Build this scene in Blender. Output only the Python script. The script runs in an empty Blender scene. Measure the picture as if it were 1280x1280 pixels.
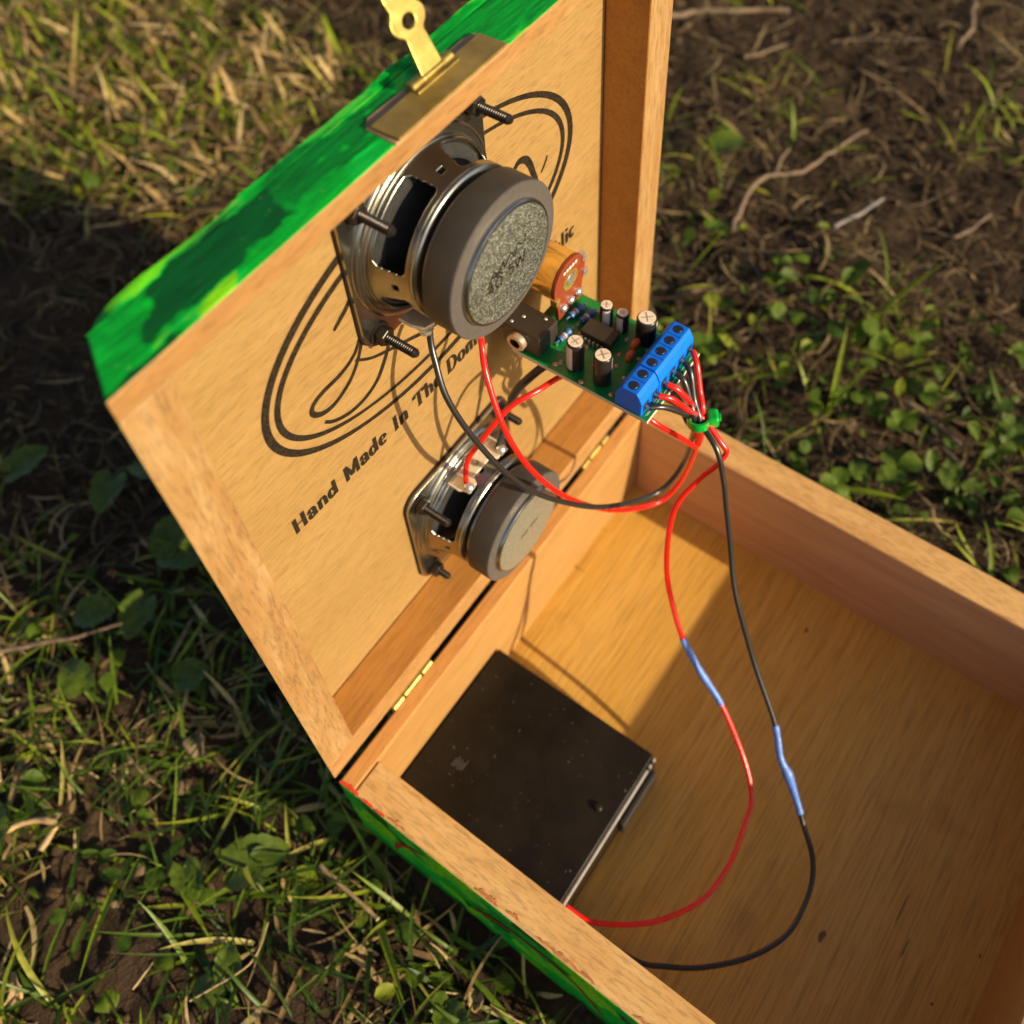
import bpy, bmesh, math, random
from mathutils import Vector, noise
R = math.radians
C = bpy.context.scene.collection
scn = bpy.context.scene

# ------------------------------------------------------------------ camera, sky, sun, exposure
U = 0.2                                   # metres per box length
cam_d = bpy.data.cameras.new('camera'); cam = bpy.data.objects.new('camera', cam_d); C.objects.link(cam)
scn.camera = cam
right = Vector((-0.5865608, 0.80867924, -0.0445457))
down = Vector((0.65816004, 0.44388737, -0.60810308))
fwd = Vector((-0.47198706, -0.38600763, -0.79260729))
from mathutils import Matrix
M4 = Matrix((right, -down, -fwd)).transposed().to_4x4()
M4.translation = Vector((1.20466139, 0.62920577, 1.89518565)) * U
cam.matrix_world = M4
cam_d.sensor_width = 36; cam_d.lens = 1335.22 / 1280 * 36
cam_d.shift_y = -200 / 1280
cam_d.clip_start = 0.01; cam_d.clip_end = 200
cam_d.dof.use_dof = True; cam_d.dof.focus_distance = 0.30; cam_d.dof.aperture_fstop = 11.5

SUN = Vector((-0.074, 0.936, 0.345)).normalized()
world = bpy.data.worlds.new('World'); scn.world = world; world.use_nodes = True
wn = world.node_tree.nodes; wl = world.node_tree.links
sky = wn.new('ShaderNodeTexSky'); sky.sky_type = 'NISHITA'; sky.sun_disc = False; sky.air_density = 0.7; sky.dust_density = 2.0; sky.ozone_density = 0.6
sky.sun_elevation = math.asin(SUN.z); sky.sun_rotation = math.atan2(SUN.x, SUN.y)
wl.new(sky.outputs[0], wn['Background'].inputs[0]); wn['Background'].inputs[1].default_value = 0.076
sd = bpy.data.lights.new('sun', 'SUN'); sd.energy = 3.85; sd.angle = R(0.55); sd.color = (1.0, 0.85, 0.62)
sun = bpy.data.objects.new('sun', sd); C.objects.link(sun)
sun.rotation_euler = (-SUN).to_track_quat('-Z', 'Y').to_euler()
sun.location = SUN * 3
scn.view_settings.view_transform = 'Standard'; scn.view_settings.look = 'None'
scn.view_settings.exposure = 0.98; scn.view_settings.gamma = 1.0
scn.view_settings.use_curve_mapping = False
scn.cycles.max_bounces = 10; scn.cycles.diffuse_bounces = 7

# ------------------------------------------------------------------ coordinates
TH = 1.57559941; CT, ST = math.cos(TH), math.sin(TH)
LW = 1.13562; HI = 0.27626; HO = 0.305       # depth of the box, inner and outer height
PD = 0.0779                                  # depth of the lid's inner panel
def BS(x, y, z): return Vector((1 - x, y, z)) * U                                   # base: x along hinge, y to the front
def LD(x, d, n): return Vector((1 - x, CT * d + ST * n, ST * d - CT * n)) * U        # lid: d up the lid, n out of it
rnd = random.Random(7)

# ------------------------------------------------------------------ materials
def mat(name):
    m = bpy.data.materials.new(name); m.use_nodes = True
    return m, m.node_tree.nodes, m.node_tree.links, m.node_tree.nodes['Principled BSDF']
def ramp(N, stops, interp='LINEAR'):
    r = N.new('ShaderNodeValToRGB'); e = r.color_ramp.elements
    r.color_ramp.interpolation = interp
    while len(e) < len(stops): e.new(0.5)
    for el, (p, c) in zip(e, stops): el.position = p; el.color = (*c, 1)
    return r
def noisen(N, L, vec, scale, detail=4, rough=0.55, dist=0.0):
    t = N.new('ShaderNodeTexNoise'); t.inputs['Scale'].default_value = scale
    t.inputs['Detail'].default_value = detail; t.inputs['Roughness'].default_value = rough
    t.inputs['Distortion'].default_value = dist
    if vec is not None: L.new(vec, t.inputs['Vector'])
    return t
def coords(N, L, scale=(1, 1, 1), rot=(0, 0, 0)):
    g = N.new('ShaderNodeNewGeometry')
    m = N.new('ShaderNodeMapping'); m.vector_type = 'POINT'
    m.inputs['Scale'].default_value = scale; m.inputs['Rotation'].default_value = rot
    L.new(g.outputs['Position'], m.inputs['Vector']); return m.outputs[0]
def mixc(N, L, fac, a, b, mode='MIX'):
    m = N.new('ShaderNodeMix'); m.data_type = 'RGBA'; m.blend_type = mode
    if hasattr(fac, 'is_linked') or not isinstance(fac, (int, float)): L.new(fac, m.inputs[0])
    else: m.inputs[0].default_value = fac
    for v, i in ((a, 6), (b, 7)):
        if isinstance(v, tuple): m.inputs[i].default_value = (*v, 1)
        else: L.new(v, m.inputs[i])
    return m.outputs[2]
def bump(N, L, h, P, strength=0.3, dist=0.0005):
    b = N.new('ShaderNodeBump'); b.inputs['Strength'].default_value = strength; b.inputs['Distance'].default_value = dist
    L.new(h, b.inputs['Height']); L.new(b.outputs[0], P.inputs['Normal'])
def plain(name, col, rough=0.5, metal=0.0, spec=0.5, var=0.15, vscale=300, bmp=0.0, coat=0.0):
    m, N, L, P = mat(name)
    v = coords(N, L); t = noisen(N, L, v, vscale, 5)
    d = tuple(c * (1 - var) for c in col); h = tuple(min(1, c * (1 + var)) for c in col)
    r = ramp(N, [(0.3, d), (0.7, h)]); L.new(t.outputs[0], r.inputs[0]); L.new(r.outputs[0], P.inputs['Base Color'])
    P.inputs['Roughness'].default_value = rough; P.inputs['Metallic'].default_value = metal
    P.inputs['Specular IOR Level'].default_value = spec; P.inputs['Coat Weight'].default_value = coat
    if bmp: bump(N, L, t.outputs[0], P, bmp, 0.0003)
    return m
def wood(name, dark, mid, light, stretch, rot=(0, 0, 0), fine=1.0, rough=0.55, spots=0.0, streak=0.35):
    m, N, L, P = mat(name)
    v = coords(N, L, stretch, rot)
    big = noisen(N, L, v, 22, 3, 0.5, 0.6)
    med = noisen(N, L, v, 170 * fine, 5, 0.62, 0.15)
    fin = noisen(N, L, v, 760 * fine, 3, 0.7)
    r = ramp(N, [(0.28, dark), (0.5, mid), (0.74, light)])
    mx = N.new('ShaderNodeMath'); mx.operation = 'MULTIPLY_ADD'; mx.inputs[1].default_value = 0.55
    m2 = N.new('ShaderNodeMath'); m2.operation = 'MULTIPLY'; m2.inputs[1].default_value = 0.45
    L.new(big.outputs[0], m2.inputs[0]); L.new(med.outputs[0], mx.inputs[0]); L.new(m2.outputs[0], mx.inputs[2])
    L.new(mx.outputs[0], r.inputs[0])
    fr = ramp(N, [(0.36, (1 - streak,) * 3), (0.52, (1, 1, 1))]); L.new(fin.outputs[0], fr.inputs[0])
    col = mixc(N, L, 1.0, r.outputs[0], fr.outputs[0], 'MULTIPLY')
    if spots:
        sv = coords(N, L, (1, 1, 1)); st = noisen(N, L, sv, 34, 2)
        sr = ramp(N, [(0.62, (1, 1, 1)), (0.72, (0.6, 0.48, 0.4))]); L.new(st.outputs[0], sr.inputs[0])
        col = mixc(N, L, spots, col, mixc(N, L, 1.0, col, sr.outputs[0], 'MULTIPLY'))
    L.new(col, P.inputs['Base Color']); P.inputs['Roughness'].default_value = rough
    P.inputs['Specular IOR Level'].default_value = 0.35
    bump(N, L, fin.outputs[0], P, 0.25, 0.0003)
    return m
# wood grain: low scale along the grain
W_PANEL = wood('cedar_panel', (0.24, 0.136, 0.038), (0.278, 0.163, 0.050), (0.315, 0.193, 0.066), (0.14, 1, 1.0), (0, R(-17), 0), fine=1.9, streak=0.24)
W_RAIL_D = wood('rail_wood_upright', (0.215, 0.10, 0.028), (0.285, 0.155, 0.050), (0.40, 0.265, 0.12), (1, 1, 0.16), fine=1.2, streak=0.3)
W_RAIL_X = wood('rail_wood_level', (0.24, 0.108, 0.028), (0.315, 0.165, 0.052), (0.41, 0.255, 0.105), (0.16, 1, 1), fine=1.2, streak=0.28)
W_RAIL_IN = wood('rail_wood_inner', (0.34, 0.13, 0.022), (0.43, 0.185, 0.036), (0.50, 0.235, 0.052), (0.12, 1, 1), streak=0.2)
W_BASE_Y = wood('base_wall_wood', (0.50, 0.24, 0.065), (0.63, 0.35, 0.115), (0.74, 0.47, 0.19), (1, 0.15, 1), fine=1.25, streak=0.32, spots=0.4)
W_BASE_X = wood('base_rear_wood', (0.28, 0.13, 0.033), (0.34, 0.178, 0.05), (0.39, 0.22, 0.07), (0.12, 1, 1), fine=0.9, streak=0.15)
W_SIDE_IN = wood('base_side_wood', (0.40, 0.195, 0.095), (0.58, 0.31, 0.14), (0.70, 0.40, 0.17), (1, 0.07, 1), fine=0.7, streak=0.12)
W_REAR_TOP = wood('brightened_rear_rim_wood', (0.50, 0.20, 0.045), (0.60, 0.28, 0.075), (0.68, 0.37, 0.12), (0.12, 1, 1), fine=1.0, streak=0.2)  # lighter copy for the level rim, making up for the low sun's dim light
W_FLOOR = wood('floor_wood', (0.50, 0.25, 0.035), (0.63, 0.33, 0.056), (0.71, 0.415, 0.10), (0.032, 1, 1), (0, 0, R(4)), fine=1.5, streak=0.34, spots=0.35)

def green_paint():
    m, N, L, P = mat('green_paint')
    v = coords(N, L, (1, 1, 1)); vs = coords(N, L, (0.5, 1.4, 1.4), (0, R(14), R(10)))
    wob = noisen(N, L, v, 60, 3, 0.6)
    wv = N.new('ShaderNodeVectorMath'); wv.operation = 'MULTIPLY_ADD'; wv.inputs[1].default_value = (0.014,) * 3
    L.new(wob.outputs[1], wv.inputs[0]); L.new(vs, wv.inputs[2])
    vo = N.new('ShaderNodeTexVoronoi'); vo.distance = 'CHEBYCHEV'; vo.feature = 'SMOOTH_F1'; vo.inputs['Scale'].default_value = 62; vo.inputs['Smoothness'].default_value = 0.18
    L.new(wv.outputs[0], vo.inputs['Vector'])
    sep = N.new('ShaderNodeSeparateColor'); L.new(vo.outputs['Color'], sep.inputs[0])
    r = ramp(N, [(0.08, (0.0, 0.09, 0.010)), (0.22, (0.0, 0.30, 0.018)), (0.48, (0.0, 0.46, 0.024)), (0.66, (0.002, 0.55, 0.05)), (0.78, (0.15, 0.62, 0.004)), (0.92, (0.25, 0.68, 0.004))])
    L.new(sep.outputs[0], r.inputs[0])
    a = noisen(N, L, v, 40, 4, 0.6, 0.4); y = ramp(N, [(0.60, (0, 0, 0)), (0.78, (1, 1, 1))]); L.new(a.outputs[0], y.inputs[0])
    col = mixc(N, L, y.outputs[0], r.outputs[0], (0.001, 0.46, 0.035))
    vb = coords(N, L, (0.18, 1.5, 1.5), (0, R(14), R(10))); st = noisen(N, L, vb, 420, 4, 0.7); sr = ramp(N, [(0.3, (0.5,) * 3), (0.64, (1.12,) * 3)]); L.new(st.outputs[0], sr.inputs[0])
    col = mixc(N, L, 1.0, col, sr.outputs[0], 'MULTIPLY')
    sp = noisen(N, L, v, 900, 2); pr_ = ramp(N, [(0.73, (0, 0, 0)), (0.77, (1, 1, 1))]); L.new(sp.outputs[0], pr_.inputs[0])
    col = mixc(N, L, pr_.outputs[0], col, (0.30, 0.33, 0.14))
    L.new(col, P.inputs['Base Color']); P.inputs['Roughness'].default_value = 0.55; P.inputs['Specular IOR Level'].default_value = 0.2
    bump(N, L, st.outputs[0], P, 0.5, 0.0006)
    return m
GREEN = green_paint()
RED_PAINT = plain('red_paint', (0.42, 0.02, 0.012), 0.5)
INK = plain('brown_black_ink', (0.019, 0.013, 0.007), 0.75, spec=0.1, var=0.8, vscale=1500)
STEEL = plain('zinc_steel', (0.42, 0.41, 0.34), 0.27, 1.0, var=0.12, vscale=120)
STEEL_CAP = None
def glitter():
    m, N, L, P = mat('sparkling_zinc')
    v = coords(N, L); t = N.new('ShaderNodeTexVoronoi'); t.inputs['Scale'].default_value = 3400; L.new(v, t.inputs['Vector'])
    r = ramp(N, [(0.0, (0.06, 0.065, 0.048)), (0.65, (0.19, 0.20, 0.155)), (1.0, (0.62, 0.63, 0.52))])
    sep = N.new('ShaderNodeSeparateColor'); L.new(t.outputs['Color'], sep.inputs[0]); L.new(sep.outputs[0], r.inputs[0])
    L.new(r.outputs[0], P.inputs['Base Color']); P.inputs['Metallic'].default_value = 0.75; P.inputs['Roughness'].default_value = 0.42
    n1 = noisen(N, L, v, 1800, 3); bump(N, L, n1.outputs[0], P, 0.7, 0.0004)
    return m
GLIT = glitter()
FERRITE = plain('dark_ferrite', (0.036, 0.030, 0.021), 0.5, 0.15, var=0.16, vscale=180, bmp=0.06)
FERRITE_FACE = plain('ground_ferrite_face', (0.078, 0.066, 0.055), 0.55, 0.1, var=0.12, vscale=500, bmp=0.1)
CONE = plain('black_cone_paper', (0.006, 0.006, 0.006), 0.8)
FOAM = plain('grey_surround_foam', (0.018, 0.017, 0.015), 0.95, var=0.5, vscale=1400, bmp=0.6)
BLACK_STEEL = plain('black_oxide_steel', (0.030, 0.022, 0.016), 0.32, 0.55)
GASKET = plain('dark_gasket', (0.02, 0.008, 0.006), 0.8)
CREAM = plain('cream_terminal_board', (0.62, 0.50, 0.34), 0.6)
SOLDER = plain('solder', (0.72, 0.68, 0.6), 0.3, 0.85)
BRASS = plain('brass', (0.40, 0.29, 0.075), 0.42, 0.9, var=0.35, vscale=220, bmp=0.05)
BRASS_DULL = plain('dull_brass', (0.30, 0.185, 0.036), 0.4, 0.35, var=0.35, vscale=120, bmp=0.05)
BARE = plain('bare_scraped_wood', (0.36, 0.20, 0.10), 0.7, var=0.3, vscale=200)
PCB = plain('green_board', (0.0, 0.19, 0.034), 0.3, var=0.25, vscale=250, coat=0.3)
FR4 = plain('pale_board_edge', (0.55, 0.52, 0.38), 0.6)
BLUE = plain('blue_terminal_plastic', (0.0, 0.13, 0.68), 0.45, spec=0.25, var=0.06)
BLUE_DK = plain('dark_screw_hole', (0.01, 0.02, 0.06), 0.5)
CAPBLK = plain('capacitor_sleeve', (0.018, 0.013, 0.011), 0.28)
CAPTOP = plain('capacitor_top', (0.72, 0.58, 0.42), 0.5, 0.0)
CAPSTR = plain('capacitor_stripe', (0.58, 0.56, 0.52), 0.4)
TINTED_CAN = plain('reflection_tinted_can', (0.88, 0.56, 0.14), 0.24, 0.8, var=0.15, vscale=100)  # golden tone of reflected light, painted in as metal colour
PHENOLIC = plain('brown_phenolic', (0.20, 0.034, 0.008), 0.45)
BLACKPL = plain('black_plastic', (0.030, 0.022, 0.015), 0.42)
RESIST = plain('blue_resistor', (0.04, 0.13, 0.30), 0.4)
ORANGE = plain('orange_disc_ceramic', (0.46, 0.075, 0.01), 0.5)
PAD = plain('solder_pad', (0.55, 0.32, 0.20), 0.4, 0.5)
def wiremat(name, col):
    m = plain(name, col, 0.28, 0.0, 0.6, var=0.06); return m
RED_W = wiremat('red_insulation', (0.86, 0.010, 0.006)); BLK_W = wiremat('black_insulation', (0.018, 0.017, 0.015))
SLEEVE = plain('blue_heat_shrink', (0.075, 0.17, 0.46), 0.42, var=0.2, vscale=500, bmp=0.5)
TIE = plain('green_nylon', (0.0, 0.32, 0.03), 0.3)
def batt():
    m, N, L, P = mat('battery_box_plastic')
    v = coords(N, L); t = noisen(N, L, v, 45, 5, 0.6); s = noisen(N, L, v, 700, 2)
    r = ramp(N, [(0.3, (0.009, 0.0065, 0.004)), (0.75, (0.018, 0.0135, 0.008))]); L.new(t.outputs[0], r.inputs[0])
    sr = ramp(N, [(0.73, (0, 0, 0)), (0.765, (1, 1, 1))]); L.new(s.outputs[0], sr.inputs[0])
    L.new(mixc(N, L, sr.outputs[0], r.outputs[0], (0.20, 0.16, 0.11)), P.inputs['Base Color'])
    rr = ramp(N, [(0.3, (0.2,) * 3), (0.7, (0.38,) * 3)]); L.new(t.outputs[0], rr.inputs[0]); L.new(rr.outputs[0], P.inputs['Roughness']); P.inputs['Specular IOR Level'].default_value = 0.22
    return m
BATT = batt()

# ------------------------------------------------------------------ mesh helpers
class MB:
    def __init__(s): s.v = []; s.f = []; s.m = []
    def add(s, vs, fs, mi=0):
        o = len(s.v); s.v += [Vector(v) for v in vs]
        s.f += [tuple(i + o for i in f) for f in fs]; s.m += [mi] * len(fs) if isinstance(mi, int) else list(mi)
        return s
    def box(s, f, a0, a1, b0, b1, c0, c1, mi=0):
        vs = [f(a, b, c) for a in (a0, a1) for b in (b0, b1) for c in (c0, c1)]
        return s.add(vs, [(0, 1, 3, 2), (4, 6, 7, 5), (0, 4, 5, 1), (2, 3, 7, 6), (0, 2, 6, 4), (1, 5, 7, 3)], mi)
    def hexa(s, vs, mi=0):      # 8 corners ordered as in box()
        return s.add(vs, [(0, 1, 3, 2), (4, 6, 7, 5), (0, 4, 5, 1), (2, 3, 7, 6), (0, 2, 6, 4), (1, 5, 7, 3)], mi)
    def prism(s, poly, f0, f1, mi=0):
        n = len(poly); vs = [f0(*p) for p in poly] + [f1(*p) for p in poly]
        fs = [tuple(range(n)), tuple(range(2 * n - 1, n - 1, -1))] + [(i, (i + 1) % n, n + (i + 1) % n, n + i) for i in range(n)]
        return s.add(vs, fs, mi)
    def lathe(s, f, prof, segs=48, mi=0, cap0=True, cap1=True, a0=0.0):
        n = len(prof); vs = []
        for k in range(segs):
            a = a0 + 2 * math.pi * k / segs
            for r, h in prof: vs.append(f(r * math.cos(a), r * math.sin(a), h))
        fs = []
        for k in range(segs):
            k2 = (k + 1) % segs
            for i in range(n - 1): fs.append((k * n + i, k2 * n + i, k2 * n + i + 1, k * n + i + 1))
        if cap0: fs.append(tuple(k * n for k in range(segs)))
        if cap1: fs.append(tuple(k * n + n - 1 for k in reversed(range(segs))))
        mis = mi if isinstance(mi, int) else None
        if mis is None:
            ml = [];
            for k in range(segs):
                for i in range(n - 1): ml.append(mi[i])
            if cap0: ml.append(mi[0])
            if cap1: ml.append(mi[-1])
            return s.add(vs, fs, ml)
        return s.add(vs, fs, mi)
    def tube(s, pts, rad, segs=10, mi=0, cap=True):
        n = len(pts); rr = rad if isinstance(rad, (list, tuple)) else [rad] * n
        t = (pts[1] - pts[0]).normalized(); u = t.orthogonal().normalized(); vs = []
        for i, p in enumerate(pts):
            t2 = (pts[min(i + 1, n - 1)] - pts[max(i - 1, 0)])
            t2 = t2.normalized() if t2.length > 1e-9 else t
            u = (u - t2 * u.dot(t2)); u = u.normalized() if u.length > 1e-6 else t2.orthogonal().normalized()
            w = t2.cross(u); t = t2
            for k in range(segs):
                a = 2 * math.pi * k / segs; vs.append(p + (u * math.cos(a) + w * math.sin(a)) * rr[i])
        fs = [(i * segs + k, i * segs + (k + 1) % segs, (i + 1) * segs + (k + 1) % segs, (i + 1) * segs + k) for i in range(n - 1) for k in range(segs)]
        if cap: fs += [tuple(range(segs))[::-1], tuple((n - 1) * segs + k for k in range(segs))]
        return s.add(vs, fs, mi)
    def build(s, name, mats, parent=None, origin=Vector((0, 0, 0)), smooth=None, bevel=0, bseg=2, recalc=True, solid=0):
        me = bpy.data.meshes.new(name)
        org = origin if parent is None else parent_origin(parent)
        me.from_pydata([tuple(v - org) for v in s.v], [], s.f)
        mats = mats if isinstance(mats, (list, tuple)) else [mats]
        for m in mats: me.materials.append(m)
        me.polygons.foreach_set('material_index', s.m)
        if recalc:
            bm = bmesh.new(); bm.from_mesh(me); bmesh.ops.recalc_face_normals(bm, faces=bm.faces); bm.to_mesh(me); bm.free()
        if smooth is not None:
            me.polygons.foreach_set('use_smooth', [True] * len(me.polygons))
            if smooth < 179: me.set_sharp_from_angle(angle=R(smooth))
        me.update()
        o = bpy.data.objects.new(name, me); C.objects.link(o)
        if parent is None: o.location = org
        else: o.parent = parent
        if solid:
            q = o.modifiers.new('solid', 'SOLIDIFY'); q.thickness = solid; q.offset = 0
        if bevel:
            b = o.modifiers.new('bevel', 'BEVEL'); b.width = bevel; b.segments = bseg; b.limit_method = 'ANGLE'; b.angle_limit = R(35)
        return o
def parent_origin(p):
    o = Vector(p.location)
    while p.parent: p = p.parent; o += Vector(p.location)
    return o
def tag(o, label=None, cat=None, group=None, kind=None):
    if label: o['label'] = label
    if cat: o['category'] = cat
    if group: o['group'] = group
    if kind: o['kind'] = kind
    return o
def thing(name, loc, label, cat, group=None):
    o = bpy.data.objects.new(name, None); C.objects.link(o); o.location = loc; o.empty_display_size = 0.01
    return tag(o, label, cat, group)
def spline(pts, n=8):
    pts = [Vector(p) for p in pts]; out = []
    for i in range(len(pts) - 1):
        p0 = pts[max(i - 1, 0)]; p1 = pts[i]; p2 = pts[i + 1]; p3 = pts[min(i + 2, len(pts) - 1)]
        for k in range(n):
            t = k / n
            out.append(0.5 * ((2 * p1) + (p2 - p0) * t + (2 * p0 - 5 * p1 + 4 * p2 - p3) * t * t + (3 * p1 - p0 - 3 * p2 + p3) * t ** 3))
    out.append(pts[-1]); return out

# ------------------------------------------------------------------ ground
GZ = -HO * U
def soft(v, a, b):
    t = max(0, min(1, (v - a) / (b - a))); return t * t * (3 - 2 * t)
def hgt(X, Y):
    p = Vector((X, Y, 0))
    h = noise.noise(p * 9) * 0.006 + noise.noise(p * 28 + Vector((5, 1, 2))) * 0.004 + noise.noise(p * 75 + Vector((1, 7, 3))) * 0.0032 + noise.noise(p * 190) * 0.0018
    dx = max(-0.005 - X, X - 0.205, 0); dy = max(-0.01 - Y, Y - 0.232, 0)
    k = soft(math.hypot(dx, dy), 0.004, 0.035)
    return GZ - 0.004 * (1 - k) + (h - 0.001) * k
def soil_mat():
    m, N, L, P = mat('crumbly_soil')
    v = coords(N, L); a = noisen(N, L, v, 26, 6, 0.65); b = noisen(N, L, v, 260, 5, 0.7); c = noisen(N, L, v, 900, 3, 0.7)
    r = ramp(N, [(0.25, (0.022, 0.013, 0.007)), (0.5, (0.058, 0.035, 0.018)), (0.72, (0.12, 0.075, 0.038)), (0.85, (0.18, 0.12, 0.065))])
    mm = N.new('ShaderNodeMath'); mm.operation = 'MULTIPLY_ADD'; mm.inputs[1].default_value = 0.5
    m2 = N.new('ShaderNodeMath'); m2.operation = 'MULTIPLY'; m2.inputs[1].default_value = 0.5
    L.new(a.outputs[0], m2.inputs[0]); L.new(b.outputs[0], mm.inputs[0]); L.new(m2.outputs[0], mm.inputs[2])
    L.new(mm.outputs[0], r.inputs[0]); L.new(r.outputs[0], P.inputs['Base Color'])
    P.inputs['Roughness'].default_value = 0.95; P.inputs['Specular IOR Level'].default_value = 0.15
    ad = N.new('ShaderNodeMath'); ad.operation = 'ADD'; L.new(b.outputs[0], ad.inputs[0]); L.new(c.outputs[0], ad.inputs[1])
    bump(N, L, ad.outputs[0], P, 0.9, 0.002)
    return m
SOIL = soil_mat()
GX0, GX1, GY0, GY1 = -0.72, 0.50, -0.90, 0.48
g = MB(); NX, NY = 420, 470
xs = [GX0 + (GX1 - GX0) * i / NX for i in range(NX + 1)]; ys = [GY0 + (GY1 - GY0) * j / NY for j in range(NY + 1)]
vs = [(X, Y, hgt(X, Y)) for Y in ys for X in xs]
g.add(vs, [(j * (NX + 1) + i, j * (NX + 1) + i + 1, (j + 1) * (NX + 1) + i + 1, (j + 1) * (NX + 1) + i) for j in range(NY) for i in range(NX)])
# the same sheet carries on flat to the far distance
F = 60.0; zf = GZ - 0.004
ring_in = [i for i in range(NX + 1)] + [j * (NX + 1) + NX for j in range(1, NY + 1)] + [NY * (NX + 1) + i for i in range(NX - 1, -1, -1)] + [j * (NX + 1) for j in range(NY - 1, 0, -1)]
o0 = len(g.v); n_in = len(ring_in)
for i in ring_in:
    p = g.v[i]; c = Vector(((GX0 + GX1) / 2, (GY0 + GY1) / 2, 0)); dv = p - c; dv.z = 0
    k = F / max(abs(dv.x), abs(dv.y)); g.v.append(Vector((c.x + dv.x * k, c.y + dv.y * k, zf)))
for a in range(n_in):
    b = (a + 1) % n_in; g.f.append((ring_in[a], o0 + a, o0 + b, ring_in[b])); g.m.append(0)
ground = g.build('ground', SOIL, smooth=180); tag(ground, 'dark crumbly soil under and around the open box', 'ground', kind='structure')

# ------------------------------------------------------------------ the wooden box
BOX_AT = Vector((0.1, 0.11, GZ))
box = thing('wooden_box', BOX_AT, 'open hinged wooden cigar box painted green outside, lid standing upright', 'box')
TN = 0.0685; TR = 0.0385; TFW = 0.0685; G0 = 0.006
base = MB().box(BS, 0.004, 0.996, G0 + 0.004, LW - 0.004, -HO, -HI).build('base', [W_FLOOR], box, bevel=0.0004)
def wall(b, name, mats, bev=0.0007):
    return b.build(name, mats, base, bevel=bev)
def paint_out(b, pred):
    # faces whose centre passes pred() take material 1 (paint)
    for i, f in enumerate(b.f):
        c = sum((b.v[k] for k in f), Vector()) / len(f)
        if pred(c): b.m[i] = 1
def ripple(b, f, a0, a1, nseg, cfun, mi=0):
    pass
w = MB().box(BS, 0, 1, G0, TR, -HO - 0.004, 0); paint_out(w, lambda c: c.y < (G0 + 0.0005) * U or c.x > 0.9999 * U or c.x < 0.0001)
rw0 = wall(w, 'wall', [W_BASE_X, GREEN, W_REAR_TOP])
for p in rw0.data.polygons:
    if p.normal.z > 0.9: p.material_index = 2
w = MB().box(BS, 0, TN, TR + 0.0008, LW - TFW - 0.0008, -HO - 0.004, -0.0005); paint_out(w, lambda c: c.x > 0.9999 * U)
wall(w, 'wall', [W_BASE_Y, GREEN])
w = MB().box(BS, 1 - TN, 1, TR + 0.0008, LW - TFW - 0.0008, -HO - 0.004, -0.0005); paint_out(w, lambda c: c.x < 0.0001)
rw = wall(w, 'wall', [W_BASE_Y, GREEN, W_SIDE_IN])
for p in rw.data.polygons:
    if p.normal.x > 0.9: p.material_index = 2
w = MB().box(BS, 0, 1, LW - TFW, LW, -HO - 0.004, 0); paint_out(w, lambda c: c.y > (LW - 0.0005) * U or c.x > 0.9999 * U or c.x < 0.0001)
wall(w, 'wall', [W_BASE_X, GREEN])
# red brush strokes on the near side and its upper edge
def side_stroke(pts, wd):
    b = MB(); P = spline([Vector((0, y, z)) for y, z in pts], 8); n = len(P); vs = []
    for i, p in enumerate(P):
        t = (P[min(i + 1, n - 1)] - P[max(i - 1, 0)]).normalized(); nn = Vector((0, -t.z, t.y))
        k = wd * (0.55 + 0.45 * math.sin(math.pi * i / (n - 1)))
        for s_ in (-1, 1): vs.append(BS(-0.0016, p.y + nn.y * k * s_, p.z + nn.z * k * s_))
    b.add(vs, [(2 * i, 2 * i + 1, 2 * i + 3, 2 * i + 2) for i in range(n - 1)])
    return b.build('red_brush_stroke', RED_PAINT, base, recalc=False)
side_stroke([(0.10, -0.23), (0.115, -0.16), (0.15, -0.09), (0.19, -0.05)], 0.006)
side_stroke([(0.28, -0.20), (0.34, -0.12), (0.42, -0.09), (0.50, -0.12), (0.555, -0.24)], 0.006)
side_stroke([(0.66, -0.25), (0.72, -0.10), (0.80, -0.06), (0.88, -0.14)], 0.006)
def edge_smear(y0, y1, wd, seed):
    r = random.Random(seed); b = MB(); n = 14; vs = []
    for i in range(n):
        t = i / (n - 1); y = y0 + (y1 - y0) * t
        k = wd * math.sin(math.pi * min(1, max(0, t * 0.96 + 0.02))) ** 0.5 * r.uniform(0.6, 1.2)
        vs += [BS(0.0015, y, 0.0012), BS(0.0015 + k, y, 0.0012)]
    b.add(vs, [(2 * i, 2 * i + 1, 2 * i + 3, 2 * i + 2) for i in range(n - 1)]); b.build('red_edge_paint', RED_EDGE, base, recalc=False)
RED_EDGE = plain('bright_red_edge_paint', (0.62, 0.045, 0.01), 0.5, var=0.3, vscale=400)
edge_smear(0.007, 0.05, 0.009, 1); edge_smear(0.056, 0.086, 0.005, 2); edge_smear(0.09, 0.108, 0.006, 3)

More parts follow.
